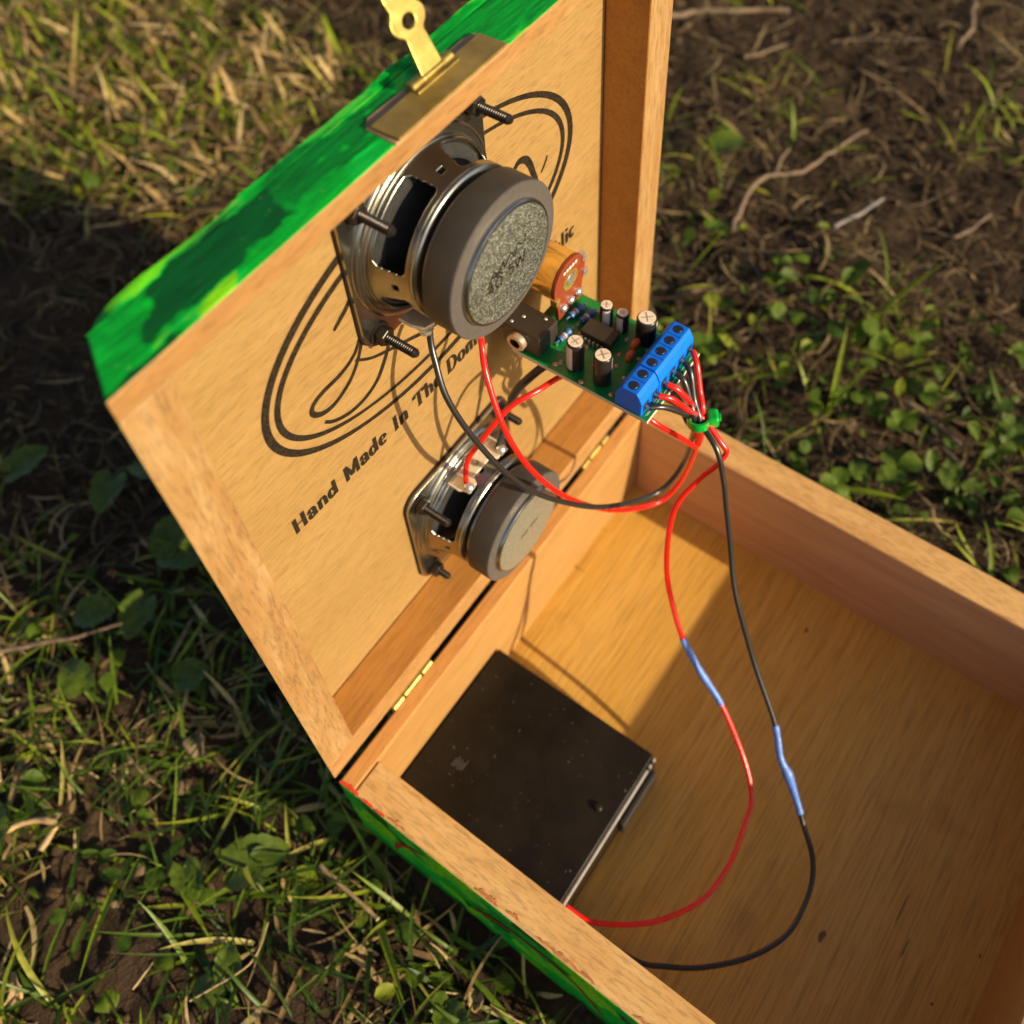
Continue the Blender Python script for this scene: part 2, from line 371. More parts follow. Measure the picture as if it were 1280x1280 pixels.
STAIN = plain('worn_orange_rim_stain', (0.46, 0.17, 0.045), 0.6, var=0.4, vscale=500)
def rim_stain(y0, y1, x0, wd, seed):
    r = random.Random(seed); b = MB(); n = 18; vs = []
    for i in range(n):
        t = i / (n - 1); y = y0 + (y1 - y0) * t; k = wd * math.sin(math.pi * (0.03 + 0.94 * t)) ** 0.6 * r.uniform(0.35, 1.2); o_ = x0 + r.uniform(0, 0.003)
        vs += [BS(o_, y, 0.0006 + 0.00001 * seed), BS(o_ + k, y, 0.0006 + 0.00001 * seed)]
    b.add(vs, [(2 * i, 2 * i + 1, 2 * i + 3, 2 * i + 2) for i in range(n - 1)]); b.build('rim_stain', STAIN, base, recalc=False)
for k_, (y0, y1, x0, wd) in enumerate(((0.115, 0.15, 0.004, 0.006), (0.30, 0.345, 0.003, 0.010), (0.36, 0.385, 0.006, 0.006), (0.42, 0.53, 0.003, 0.007), (0.60, 0.66, 0.004, 0.005))): rim_stain(y0, y1, x0, wd, k_ + 11)
KNOT = plain('dark_knot', (0.16, 0.06, 0.016), 0.6, var=0.5, vscale=700)
def knot(x, y, lx, ly, seed):
    r = random.Random(seed); n = 14
    MB().add([BS(x + lx * math.cos(6.283 * i / n) * r.uniform(0.6, 1.2), y + ly * math.sin(6.283 * i / n) * r.uniform(0.6, 1.2), -HI + 0.0008) for i in range(n)], [tuple(range(n))]).build('wood_knot', KNOT, base, recalc=False)
knot(0.334, 0.803, 0.014, 0.006, 1); knot(0.837, 0.522, 0.007, 0.004, 2); knot(0.466, 1.041, 0.004, 0.002, 3); knot(0.348, 1.002, 0.003, 0.003, 4); knot(0.40, 0.93, 0.022, 0.0012, 5); knot(0.455, 0.90, 0.030, 0.0010, 6)

# lid: back panel with tapering green edges, four rails, printed emblem
TL = 0.0645; TT = 0.0345; DB = 0.092
def taper(n): return (-n) / DB * 0.050           # how far the side leans in at depth n
def taper_t(n): return (-n) / DB * 0.004
lp = MB()
nseg = 60
rr = random.Random(3)
def rim_ring(n, wob):
    pts = []
    s, t = taper(n), taper_t(n)
    for i in range(nseg + 1):                       # top edge, left to right
        x = s + (1 - 2 * s) * i / nseg
        round_c = 0.016 * wob * (max(0, 1 - i / 3.0) ** 2 + max(0, 1 - (nseg - i) / 3.0) ** 2)
        wv = (noise.noise(Vector((x * 7, 3.1, 0))) * 0.007 + noise.noise(Vector((x * 21, 9.0, 0))) * 0.0035) * wob
        pts.append((x, LW - t - round_c + wv))
    for j in range(1, 12): pts.append((1 - s, LW - t - (LW - t - 0.004) * j / 12))
    pts += [(1 - s, 0.006), (s, 0.006)]
    for j in range(1, 12): pts.append((s, 0.006 + (LW - t - 0.006) * j / 12))
    return pts
R0 = rim_ring(-PD - 0.0005, 0.0); R1 = rim_ring(-0.086, 0.8); R2 = rim_ring(-DB, 1.0)
nr = len(R0)
Rin = [(min(max(x, taper(-PD) + 0.012), 1 - taper(-PD) - 0.012), min(max(d, 0.016), LW - 0.016)) for x, d in R0]
vs = [LD(x, d, -PD) for x, d in R0] + [LD(x, d, -0.086) for x, d in R1] + [LD(x, d, -DB) for x, d in R2]
fs = [tuple(range(3 * nr, 4 * nr)), tuple(range(3 * nr - 1, 2 * nr - 1, -1))]
vs += [LD(x, d, -PD) for x, d in Rin]
for k in (0, 1): fs += [(k * nr + i, k * nr + (i + 1) % nr, (k + 1) * nr + (i + 1) % nr, (k + 1) * nr + i) for i in range(nr)]
fs += [(i, (i + 1) % nr, 3 * nr + (i + 1) % nr, 3 * nr + i) for i in range(nr)]
lp.add(vs, fs, [0, 1] + [1] * (3 * nr))
lid = lp.build('lid', [W_PANEL, GREEN], box, smooth=30)
def rail(vs, mats, sel):
    b = MB().hexa(vs)
    for i, f in enumerate(b.f):
        b.m[i] = sel(i)
    return b.build('frame_rail', mats, lid, bevel=0.0005)
e = 0.0006
# faces of hexa(): 0 a0, 1 a1, 2 b0, 3 b1, 4 c0, 5 c1   (a = x, b = d, c = n)
s1, t1 = taper(-PD + e), taper_t(-PD + e)
rail([LD(x0, d0, n0) for (x0, d0, n0) in [(s1, LW - TT, -PD + e), (0, LW - TT, 0), (s1, LW - t1, -PD + e), (0, LW, 0), (1 - s1, LW - TT, -PD + e), (1, LW - TT, 0), (1 - s1, LW - t1, -PD + e), (1, LW, 0)]],
     [W_RAIL_X, GREEN], lambda i: 1 if i in (0, 1, 3) else 0)
rail([LD(x0, d0, n0) for (x0, d0, n0) in [(s1, TL + e, -PD + e), (0, TL + e, -e), (s1, LW - TT - e, -PD + e), (0, LW - TT - e, -e), (TL, TL + e, -PD + e), (TL, TL + e, -e), (TL, LW - TT - e, -PD + e), (TL, LW - TT - e, -e)]],
     [W_RAIL_D, GREEN], lambda i: 1 if i == 0 else 0)
rail([LD(x0, d0, n0) for (x0, d0, n0) in [(1 - TL, TL + e, -PD + e), (1 - TL, TL + e, -e), (1 - TL, LW - TT - e, -PD + e), (1 - TL, LW - TT - e, -e), (1 - s1, TL + e, -PD + e), (1, TL + e, -e), (1 - s1, LW - TT - e, -PD + e), (1, LW - TT - e, -e)]],
     [W_RAIL_D, GREEN, W_RAIL_IN], lambda i: 1 if i == 1 else (2 if i == 0 else 0))
rail([LD(x0, d0, n0) for (x0, d0, n0) in [(s1, 0.006, -PD + e), (0, 0.006, 0), (s1, TL, -PD + e), (0, TL, 0), (1 - s1, 0.006, -PD + e), (1, 0.006, 0), (1 - s1, TL, -PD + e), (1, TL, 0)]],
     [W_RAIL_X, GREEN, W_RAIL_IN], lambda i: 1 if i in (0, 1, 2) else (2 if i == 3 else 0))

# printed emblem and lettering on the inner panel
class Ink:
    def __init__(s): s.b = MB(); s.k = 0
    def ribbon(s, pts, wfun, closed=False, f=None):
        n = len(pts); vs = []; s.k += 1; lift = -PD + 0.0006 + 0.000004 * s.k
        for i, p in enumerate(pts):
            q0 = pts[(i - 1) % n] if closed or i > 0 else p; q1 = pts[(i + 1) % n] if closed or i < n - 1 else p
            t = Vector((q1[0] - q0[0], q1[1] - q0[1])); t = t.normalized() if t.length > 1e-9 else Vector((1, 0))
            w_ = wfun(i / max(1, n - 1), t) * 0.5; nx, ny = -t.y * w_, t.x * w_
            for sg in (-1, 1):
                x, d = p[0] + nx * sg, p[1] + ny * sg
                vs.append(f(x, d, lift) if f else LD(x, d, lift))
        m = n if closed else n - 1
        s.b.add(vs, [(2 * i, 2 * i + 1, 2 * ((i + 1) % n) + 1, 2 * ((i + 1) % n)) for i in range(m)])
def sp2(pts, n=8): return [(v.x, v.y) for v in spline([Vector((a, b, 0)) for a, b in pts], n)]
def arcp(cx, cy, rx, ry, a0, a1, n=14): return [(cx + rx * math.cos(R(a0 + (a1 - a0) * i / n)), cy + ry * math.sin(R(a0 + (a1 - a0) * i / n))) for i in range(n + 1)]
def stem(x, y0, y1, s0=True, s1=True, sw=0.13):
    o = [[(x, y0), (x, y1)]]
    if s0: o.append([(x - sw, y0 + 0.03), (x + sw, y0 + 0.03)])
    if s1: o.append([(x - sw, y1 - 0.03), (x + sw, y1 - 0.03)])
    return o
GL = {
 'H': (0.98, stem(0.2, 0, 1) + stem(0.74, 0, 1) + [[(0.2, 0.5), (0.74, 0.5)]]),
 'a': (0.66, [arcp(0.25, 0.19, 0.15, 0.17, 20, 340, 14), [(0.45, 0.52), (0.45, 0.1), (0.58, 0.03)], sp2([(0.1, 0.5), (0.18, 0.62), (0.34, 0.64), (0.45, 0.5)], 4), [(0.09, 0.44), (0.11, 0.54)]]),
 'n': (0.74, stem(0.16, 0, 0.64, True, False, 0.11) + [sp2([(0.16, 0.46), (0.3, 0.62), (0.46, 0.6), (0.53, 0.44)], 4) + [(0.54, 0.0)], [(0.43, 0.03), (0.66, 0.03)]]),
 'd': (0.72, [arcp(0.27, 0.31, 0.19, 0.29, 20, 340), [(0.5, 1.0), (0.5, 0.08), (0.62, 0.03)], [(0.38, 0.97), (0.5, 0.97)]]),
 'M': (1.16, stem(0.18, 0, 1, True, True, 0.12) + stem(0.92, 0, 1, True, True, 0.12) + [[(0.18, 1), (0.55, 0.12)], [(0.55, 0.12), (0.92, 1)]]),
 'e': (0.62, [[(0.1, 0.36), (0.5, 0.36)], arcp(0.3, 0.32, 0.2, 0.3, 8, 320, 18)]),
 'I': (0.5, stem(0.25, 0, 1, True, True, 0.16)),
 'T': (0.86, stem(0.43, 0, 1, True, False, 0.16) + [[(0.06, 0.95), (0.8, 0.95)], [(0.08, 0.95), (0.06, 0.74)], [(0.78, 0.95), (0.8, 0.74)]]),
 'h': (0.74, stem(0.16, 0, 1, True, False, 0.11) + [[(0.05, 0.97), (0.16, 0.97)], sp2([(0.16, 0.46), (0.3, 0.62), (0.46, 0.6), (0.53, 0.44)], 4) + [(0.54, 0.0)], [(0.43, 0.03), (0.66, 0.03)]]),
 'D': (0.92, stem(0.2, 0, 1, False, False) + [[(0.05, 0.97), (0.4, 0.97)], [(0.05, 0.03), (0.4, 0.03)], arcp(0.38, 0.5, 0.38, 0.47, 90, -90, 16)]),
 'o': (0.66, [arcp(0.32, 0.32, 0.22, 0.3, 0, 360, 20)]),
 'm': (1.08, stem(0.16, 0, 0.64, True, False, 0.1) + [sp2([(0.16, 0.46), (0.28, 0.62), (0.44, 0.6), (0.5, 0.44)], 4) + [(0.5, 0.0)], sp2([(0.5, 0.46), (0.62, 0.62), (0.78, 0.6), (0.85, 0.44)], 4) + [(0.86, 0.0)], [(0.4, 0.03), (0.6, 0.03)], [(0.75, 0.03), (0.98, 0.03)]]),
 'i': (0.42, stem(0.2, 0, 0.64, True, False, 0.13) + [[(0.08, 0.61), (0.2, 0.61)], [(0.2, 0.80), (0.2, 0.96)]]),
 'c': (0.6, [arcp(0.31, 0.32, 0.21, 0.3, 45, 315, 16)]),
 'R': (0.98, stem(0.2, 0, 1, True, False) + [[(0.06, 0.97), (0.4, 0.97)], arcp(0.38, 0.74, 0.26, 0.23, 90, -90, 10), [(0.2, 0.5), (0.4, 0.5)], [(0.42, 0.5), (0.72, 0.08), (0.86, 0.03)]]),
 'p': (0.72, stem(0.18, -0.28, 0.64, True, False, 0.12) + [arcp(0.36, 0.32, 0.2, 0.3, 150, -150, 16)]),
 'u': (0.74, [[(0.16, 0.64), (0.16, 0.2)] + sp2([(0.17, 0.16), (0.28, 0.03), (0.42, 0.06), (0.53, 0.2)], 4), [(0.54, 0.64), (0.54, 0.06), (0.66, 0.03)], [(0.05, 0.61), (0.16, 0.61)]]),
 'b': (0.72, stem(0.18, 0, 1, False, False) + [[(0.06, 0.97), (0.18, 0.97)], arcp(0.38, 0.31, 0.2, 0.29, 160, -160, 16)]),
 'l': (0.4, stem(0.2, 0, 1, True, False, 0.13) + [[(0.08, 0.97), (0.2, 0.97)]]),
 ' ': (0.46, []),
 '4': (0.66, [[(0.45, 0), (0.45, 1)], [(0.45, 1), (0.08, 0.32)], [(0.08, 0.32), (0.6, 0.32)]]),
 'O': (0.8, [arcp(0.4, 0.5, 0.3, 0.42, 250, -70, 18), [(0.12, 0.02), (0.32, 0.02)], [(0.48, 0.02), (0.68, 0.02)]]),
 '5': (0.64, [[(0.5, 0.97), (0.14, 0.97)], [(0.14, 0.97), (0.12, 0.55)], arcp(0.28, 0.32, 0.24, 0.28, 120, -140, 12)]),
 'W': (1.06, [[(0.05, 1), (0.28, 0)], [(0.28, 0), (0.52, 0.8)], [(0.52, 0.8), (0.76, 0)], [(0.76, 0), (1.0, 1)]]),
 'S': (0.66, [sp2([(0.54, 0.84), (0.34, 0.98), (0.12, 0.78), (0.3, 0.54), (0.52, 0.3), (0.34, 0.02), (0.08, 0.16)], 5)]),
 '-': (0.5, [[(0.1, 0.45), (0.4, 0.45)]]),
}
def write(ink, text, x0, length, cap, basefun, f=None, thick=0.225, thin=0.085, slant=0.0):
    tot = sum(GL[c][0] for c in text); sx = length / tot; x = x0
    for c in text:
        adv, strokes = GL[c]
        for st in strokes:
            pts = [(x + (px + slant * py) * sx, basefun(x + px * sx) + py * cap) for px, py in st]
            ink.ribbon(pts, lambda t, d: cap * (thin + (thick - thin) * abs(d.y) ** 1.3), f=f)
        x += adv * sx
ink = Ink()
EC = (0.5095, 0.798)
for (rx, ry, w0, w1) in ((0.3345, 0.1875, 0.0078, 0.0060), (0.314, 0.1575, 0.0062, 0.0048)):
    pts = [(EC[0] + rx * math.cos(2 * math.pi * i / 160) + 0.010 * math.sin(2 * math.pi * i / 160), EC[1] + ry * math.sin(2 * math.pi * i / 160)) for i in range(160)]
    ink.ribbon(pts, lambda t, d: w0 + w1 * abs(math.cos(2 * math.pi * t + 0.5)), True)
def script(pts, w0=0.005, w1=0.010, n=8):
    ink.ribbon(sp2(pts, n), lambda t, d: w0 + (w1 - w0) * math.sin(math.pi * (0.08 + 0.84 * t)))
script([(0.365, 0.90), (0.345, 0.877), (0.328, 0.866), (0.315, 0.858)], 0.005, 0.009)
script([(0.42, 0.93), (0.385, 0.86), (0.348, 0.80), (0.33, 0.783), (0.305, 0.776), (0.273, 0.776), (0.252, 0.771), (0.246, 0.757), (0.259, 0.741), (0.28, 0.735), (0.304, 0.741), (0.325, 0.754), (0.345, 0.78), (0.375, 0.84), (0.40, 0.90)], 0.004, 0.009)
script([(0.26, 0.721), (0.274, 0.706), (0.30, 0.692), (0.332, 0.688), (0.362, 0.698), (0.384, 0.722), (0.40, 0.748), (0.42, 0.79), (0.45, 0.86), (0.50, 0.91)], 0.004, 0.0085)
script([(0.335, 0.775), (0.36, 0.752), (0.39, 0.735), (0.434, 0.714), (0.484, 0.692), (0.56, 0.68), (0.63, 0.70), (0.66, 0.75), (0.62, 0.80), (0.56, 0.78), (0.56, 0.72), (0.62, 0.68), (0.70, 0.70), (0.77, 0.745)], 0.003, 0.008)
script([(0.697, 0.822), (0.702, 0.832), (0.713, 0.837), (0.728, 0.829), (0.738, 0.812), (0.745, 0.79), (0.752, 0.768), (0.752, 0.74)], 0.004, 0.013)
script([(0.765, 0.775), (0.775, 0.785), (0.782, 0.797)], 0.003, 0.005, 4)
script([(0.46, 0.60 + 0.1), (0.47, 0.75), (0.46, 0.80)], 0.004, 0.008)
write(ink, 'Hand Made In The Dominican Republic', 0.155, 0.70, 0.034, lambda x: 0.556 + 0.010 * ((x - 0.5) / 0.35) ** 2)
ink.b.build('printed_emblem', INK, lid, recalc=False)

# brass latch on the lid's top edge
def TOPF(x, s, h):      # on the sloping top face: s back from the rim, h outward
    a = math.atan2(0.004, DB); dd = LW - s * math.sin(a) + h * math.cos(a); n = -s * math.cos(a) - h * math.sin(a)
    return LD(x, dd, n)
backing = MB().prism([(0.402, -0.001), (0.606, -0.001), (0.603, 0.050), (0.585, 0.054), (0.50, 0.052), (0.42, 0.056), (0.405, 0.045)], lambda x, s: TOPF(x, s, -0.002), lambda x, s: TOPF(x, s, 0.002))
backing = backing.build('latch', BARE, box, bevel=0.0002)
backing['label'] = 'small brass latch with hinged tongue on the green lid edge'
MB().box(TOPF, 0.407, 0.602, -0.003, 0.040, 0.0022, 0.0062).build('plate', BRASS_DULL, backing, bevel=0.0003)
k = MB()
for a0, a1, rr_ in ((0.476, 0.498, 0.0072), (0.4985, 0.5265, 0.0066), (0.527, 0.549, 0.0072)):
    k.lathe(lambda a, b, c: TOPF(c, 0.040 + a, 0.0085 + b), [(rr_ * 0.8, a0), (rr_, a0 + 0.0015), (rr_, a1 - 0.0015), (rr_ * 0.8, a1)], 16)
k.build('barrel', BRASS, backing, smooth=40)
MB().box(TOPF, 0.476, 0.549, 0.026, 0.038, 0.0063, 0.009).build('barrel_leaf', BRASS, backing, bevel=0.0003)
# tongue: flat key-shaped plate with a round hole, leaning back
def TNG(w_, s, h):      # w_ across (x), s along the tongue, h thickness
    ca, sa = 0.90, 0.436
    return LD(0.5135 + w_, LW + 0.0075 + 0.76 * s * ca + h * sa, -0.041 - 0.76 * s * sa + h * ca)
outl = [(-0.018, 0.0), (0.018, 0.0), (0.0165, 0.03), (0.0150, 0.058)]
outl += [(0.0 + 0.0275 * math.cos(R(a)), 0.083 + 0.0255 * math.sin(R(a))) for a in range(-52, 40, 10)]
outl += [(0.019, 0.104), (0.021, 0.120), (0.020, 0.140), (0.012, 0.152), (-0.012, 0.152), (-0.020, 0.140), (-0.021, 0.120), (-0.019, 0.104)]
outl += [(0.0 - 0.0275 * math.cos(R(a)), 0.083 + 0.0255 * math.sin(R(a))) for a in range(38, -54, -10)]
outl += [(-0.0150, 0.058), (-0.0165, 0.03)]
hole = [(0.0 + 0.0098 * math.cos(2 * math.pi * i / 20), 0.080 + 0.0105 * math.sin(2 * math.pi * i / 20)) for i in range(20)]
bm = bmesh.new()
def loop(pts):
    v_ = [bm.verts.new((a, b, 0)) for a, b in pts]; return [bm.edges.new((v_[i], v_[(i + 1) % len(v_)])) for i in range(len(v_))]
ed = loop(outl) + loop(hole)
bmesh.ops.triangle_fill(bm, use_beauty=True, use_dissolve=False, edges=ed)
ex = bmesh.ops.extrude_face_region(bm, geom=list(bm.faces))
for v_ in [q for q in ex['geom'] if isinstance(q, bmesh.types.BMVert)]: v_.co.z += 0.006
bm.verts.index_update(); t = MB()
t.add([TNG(*v_.co) for v_ in bm.verts], [tuple(v_.index for v_ in f_.verts) for f_ in bm.faces]); bm.free()
t.build('tongue', BRASS, backing, bevel=0.0003)
MB().box(TNG, -0.019, 0.019, -0.004, 0.004, -0.002, 0.009).build('tongue_lip', BRASS, backing, bevel=0.0004)

# two brass hinges in the gap between lid and base
for (h0, h1) in ((0.150, 0.262), (0.757, 0.856)):
    kb = MB(); n = 3; cuts = (0.0, 0.28, 0.72, 1.0)
    for i in range(n):
        a0 = h0 + (h1 - h0) * cuts[i] + 0.0012; a1 = h0 + (h1 - h0) * cuts[i + 1] - 0.0012
        rr_ = 0.0078 if i % 2 == 0 else 0.0068
        kb.lathe(lambda a, b, c: BS(c, 0.002 + a, 0.001 + b), [(rr_ * 0.7, a0), (rr_, a0 + 0.002), (rr_, a1 - 0.002), (rr_ * 0.7, a1)], 14)
    hg = kb.build('hinge', BRASS, box, smooth=40)
    lf = MB().box(BS, h0, h1, 0.0015, 0.0062, -0.04, -0.002); lf.box(BS, h0, h1, -0.0035, 0.0015, 0.002, 0.0058)
    lf.build('leaf', BRASS_DULL, hg)

# ------------------------------------------------------------------ loudspeakers bolted to the lid
def bolt_mesh(f, h0, h1, r=0.0072):
    prof = [(r * 0.6, h0)]; n = int((h1 - h0) / 0.0034); 
    for i in range(n):
        a = h0 + (h1 - h0 - 0.003) * i / n; st = (h1 - h0 - 0.003) / n
        prof += [(r * 0.76, a), (r, a + st * 0.42), (r, a + st * 0.6)]
    prof += [(r * 0.86, h1 - 0.003), (r * 0.62, h1)]
    return MB().lathe(f, prof, 12)
def speaker(cx, cd, label, bolts, term_ang, rot=0.0, marks=True, plate=None):
    root = thing('loudspeaker', LD(cx, cd, -PD), label, 'loudspeaker', 'loudspeakers bolted inside the lid')
    def f(a, b, h): return LD(cx + a, cd + b, -PD + 0.0008 + h)
    # square flange with rounded corners, slightly dished sides
    def flange_poly(hs, rc):
        pts = []
        for q in range(4):
            for i in range(7):
                a = R(90 * q + 90 * i / 6)
                sx, sy = (1, 1, -1, -1)[q], (1, -1, -1, 1)[q]
                cxq = (hs - rc) * (1, -1, -1, 1)[q]; cyq = (hs - rc) * (1, 1, -1, -1)[q]
                pts.append((cxq + rc * math.cos(a), cyq + rc * math.sin(a)))
        return pts
    MB().prism(flange_poly(0.140, 0.034), lambda a, b: f(a, b, 0), lambda a, b: f(a, b, 0.005)).build('gasket', GASKET, root)
    fl = MB().prism(flange_poly(0.139, 0.034), lambda a, b: f(a, b, 0.005), lambda a, b: f(a, b, 0.0105))
    fl.lathe(f, [(0.136, 0.0105), (0.136, 0.0125), (0.133, 0.0165), (0.128, 0.0175), (0.1245, 0.0150), (0.1225, 0.0150), (0.121, 0.021), (0.117, 0.0235), (0.110, 0.0235)], 96, cap0=False, cap1=False)
    fl.build('flange', STEEL, root, smooth=35, bevel=0.00025)
    # pierced basket
    SEG, rows = 480, 40; prof = []
    for i in range(rows + 1):
        t = i / rows; h = 0.0225 + t * 0.0535; r = 0.1185 - 0.016 * t ** 0.8
        prof.append((r, h))
    vs = [f(r * math.cos(2 * math.pi * k / SEG + rot), r * math.sin(2 * math.pi * k / SEG + rot), h) for k in range(SEG) for r, h in prof]
    fs = []
    for k in range(SEG):
        ang = ((k + 0.5) / SEG * 360) % 90
        off = min(ang, 90 - ang)                 # distance from a window centre (0, 90, ..)
        dq = abs(ang - 45)
        for i in range(rows):
            h = (prof[i][1] + prof[i + 1][1]) / 2; r = prof[i][0]
            # rounded window
            wx = R(off) * r; wy = abs(h - 0.0485); hx, hy, rc = 0.061, 0.0205, 0.008
            ox, oy = max(0, wx - (hx - rc)), max(0, wy - (hy - rc))
            if wx < hx and wy < hy and math.hypot(ox, oy) < rc: continue
            if R(dq) * r < 0.0062 and abs(h - 0.056) < 0.0045: continue
            k2 = (k + 1) % SEG; n_ = rows + 1
            fs.append((k * n_ + i, k2 * n_ + i, k2 * n_ + i + 1, k * n_ + i + 1))
    MB().add(vs, fs).build('basket', STEEL, root, smooth=180, solid=0.0007)
    MB().lathe(f, [(0.1135, 0.018), (0.096, 0.022), (0.055, 0.066), (0.040, 0.074)], 64, cap0=False, cap1=False).build('cone', CONE, root, smooth=180)
    MB().lathe(f, [(0.1115, 0.0225), (0.1035, 0.0300), (0.094, 0.0295), (0.088, 0.0245)], 64, cap0=False, cap1=False).build('surround', FOAM, root, smooth=180)
    MB().lathe(f, [(0.040, 0.0745), (0.1010, 0.0745), (0.1050, 0.0765), (0.1062, 0.0800), (0.1045, 0.0835), (0.0985, 0.0860), (0.0945, 0.0880), (0.0930, 0.0945), (0.0930, 0.0990)], 96).build('shoulder_ring', STEEL, root, smooth=50)
    mg = MB().lathe(f, [(0.090, 0.0965), (0.1050, 0.0965), (0.1085, 0.0995), (0.1085, 0.1400), (0.1072, 0.1422), (0.080, 0.1424)], 96, mi=[0, 0, 0, 1, 1]).build('magnet', [FERRITE, FERRITE_FACE], root, smooth=35)
    bp = MB().lathe(f, [(0.0868, 0.1420), (0.0868, 0.1468), (0.0852, 0.1490), (0.0820, 0.1497), (0.0, 0.1497)], 96, cap1=False, mi=[0, 0, 0, 1]).build('back_plate', [STEEL, plate or GLIT], root, smooth=40)
    # small engraved marks
    mk = Ink()
    def fm(x, d, n): return f(x, d, 0.15025 + (n + PD) * 0.2)
    def w2(text, x0, ln, cap, y0): write(mk, text, x0, ln, cap, lambda x: y0, f=fm, thick=0.13, thin=0.13)
    if marks:
        w2('SS-IOnn', -0.045, 0.082, 0.017, 0.012) if False else None
        mk.ribbon(sp2([(-0.045, -0.004), (-0.030, 0.013), (-0.026, 0.001), (-0.012, 0.016), (-0.010, 0.004), (0.004, 0.018), (0.010, 0.006), (0.018, 0.021), (0.030, 0.013), (0.036, 0.024)], 4), lambda t, d: 0.0020, f=fm)
        mk.ribbon(sp2([(-0.034, 0.006), (-0.022, 0.006), (-0.016, -0.002)], 4), lambda t, d: 0.0022, f=fm)
        w2('4O 5W', -0.047, 0.080, 0.017, -0.018)
    else:
        w2('4O 5W', -0.022, 0.050, 0.010, -0.004)
    mk.b.build('stamped_marks', INK if marks else FERRITE, bp, recalc=False)
    # solder terminal board standing in a window
    ca, sa = math.cos(R(term_ang)), math.sin(R(term_ang))
    def ft(t_, r_, h): return f(r_ * ca - t_ * sa, r_ * sa + t_ * ca, h)
    tb = MB().prism([(-0.058, 0.030), (0.058, 0.030), (0.058, 0.052), (0.050, 0.068), (0.030, 0.070), (0.022, 0.058), (-0.022, 0.058), (-0.030, 0.070), (-0.050, 0.068), (-0.058, 0.052)], lambda a, h: ft(a, 0.116, h), lambda a, h: ft(a, 0.121, h)).build('terminal_board', CREAM, root, bevel=0.0002)
    for sg in (-1, 1):
        MB().box(ft, sg * 0.045 - 0.009, sg * 0.045 + 0.009, 0.1212, 0.1232, 0.036, 0.074).build('solder_lug', SOLDER, tb, bevel=0.0003)
        MB().lathe(lambda a, b, c: ft(sg * 0.045 + a, 0.1235 + c, 0.066 + b), [(0.0085, 0), (0.0082, 0.004), (0.005, 0.0075), (0.0, 0.009)], 14, cap1=False).build('solder_blob', SOLDER, tb, smooth=60)
    MB().lathe(lambda a, b, c: ft(a, 0.1212 + c, 0.046 + b), [(0.006, 0), (0.006, 0.003), (0.0025, 0.0035), (0.0, 0.001)], 14, cap1=False).build('rivet', STEEL, tb, smooth=40)
    for (bx, bd, top) in bolts:
        bo = bolt_mesh(lambda a, b, c: f(bx + a, bd + b, c), 0.0, top).build('bolt', BLACK_STEEL, root, smooth=25)
        hx = rnd.uniform(0, 1)
        MB().lathe(lambda a, b, c: f(bx + a, bd + b, c), [(0.0175, 0.0106), (0.0175, 0.0136)], 24).build('washer', BLACK_STEEL, bo, smooth=40)
        MB().lathe(lambda a, b, c: f(bx + a, bd + b, c), [(0.0130, 0.0138), (0.0146, 0.0155), (0.0146, 0.0265), (0.0130, 0.0282)], 6, a0=hx).build('nut', BLACK_STEEL, bo, bevel=0.0002)
    return root
HB = 0.1135
speaker(0.489, 0.913, 'upper loudspeaker with round dark magnet and glittering back plate, near the latch',
        [(-HB, -HB, 0.0775), (HB, -HB, 0.0775), (-HB, HB, 0.0775), (HB, HB, 0.0775)], 252, rot=R(45))
speaker(0.487, 0.233, 'lower loudspeaker with plain grey back plate, close to the hinge gap',
        [(-HB, -HB, 0.050), (HB, -HB, 0.052), (-HB, HB, 0.0775), (HB, HB, 0.058)], 90, rot=R(45), marks=False, plate=plain('plain_grey_zinc', (0.30, 0.29, 0.22), 0.4, 0.6, var=0.2, vscale=700, bmp=0.15))

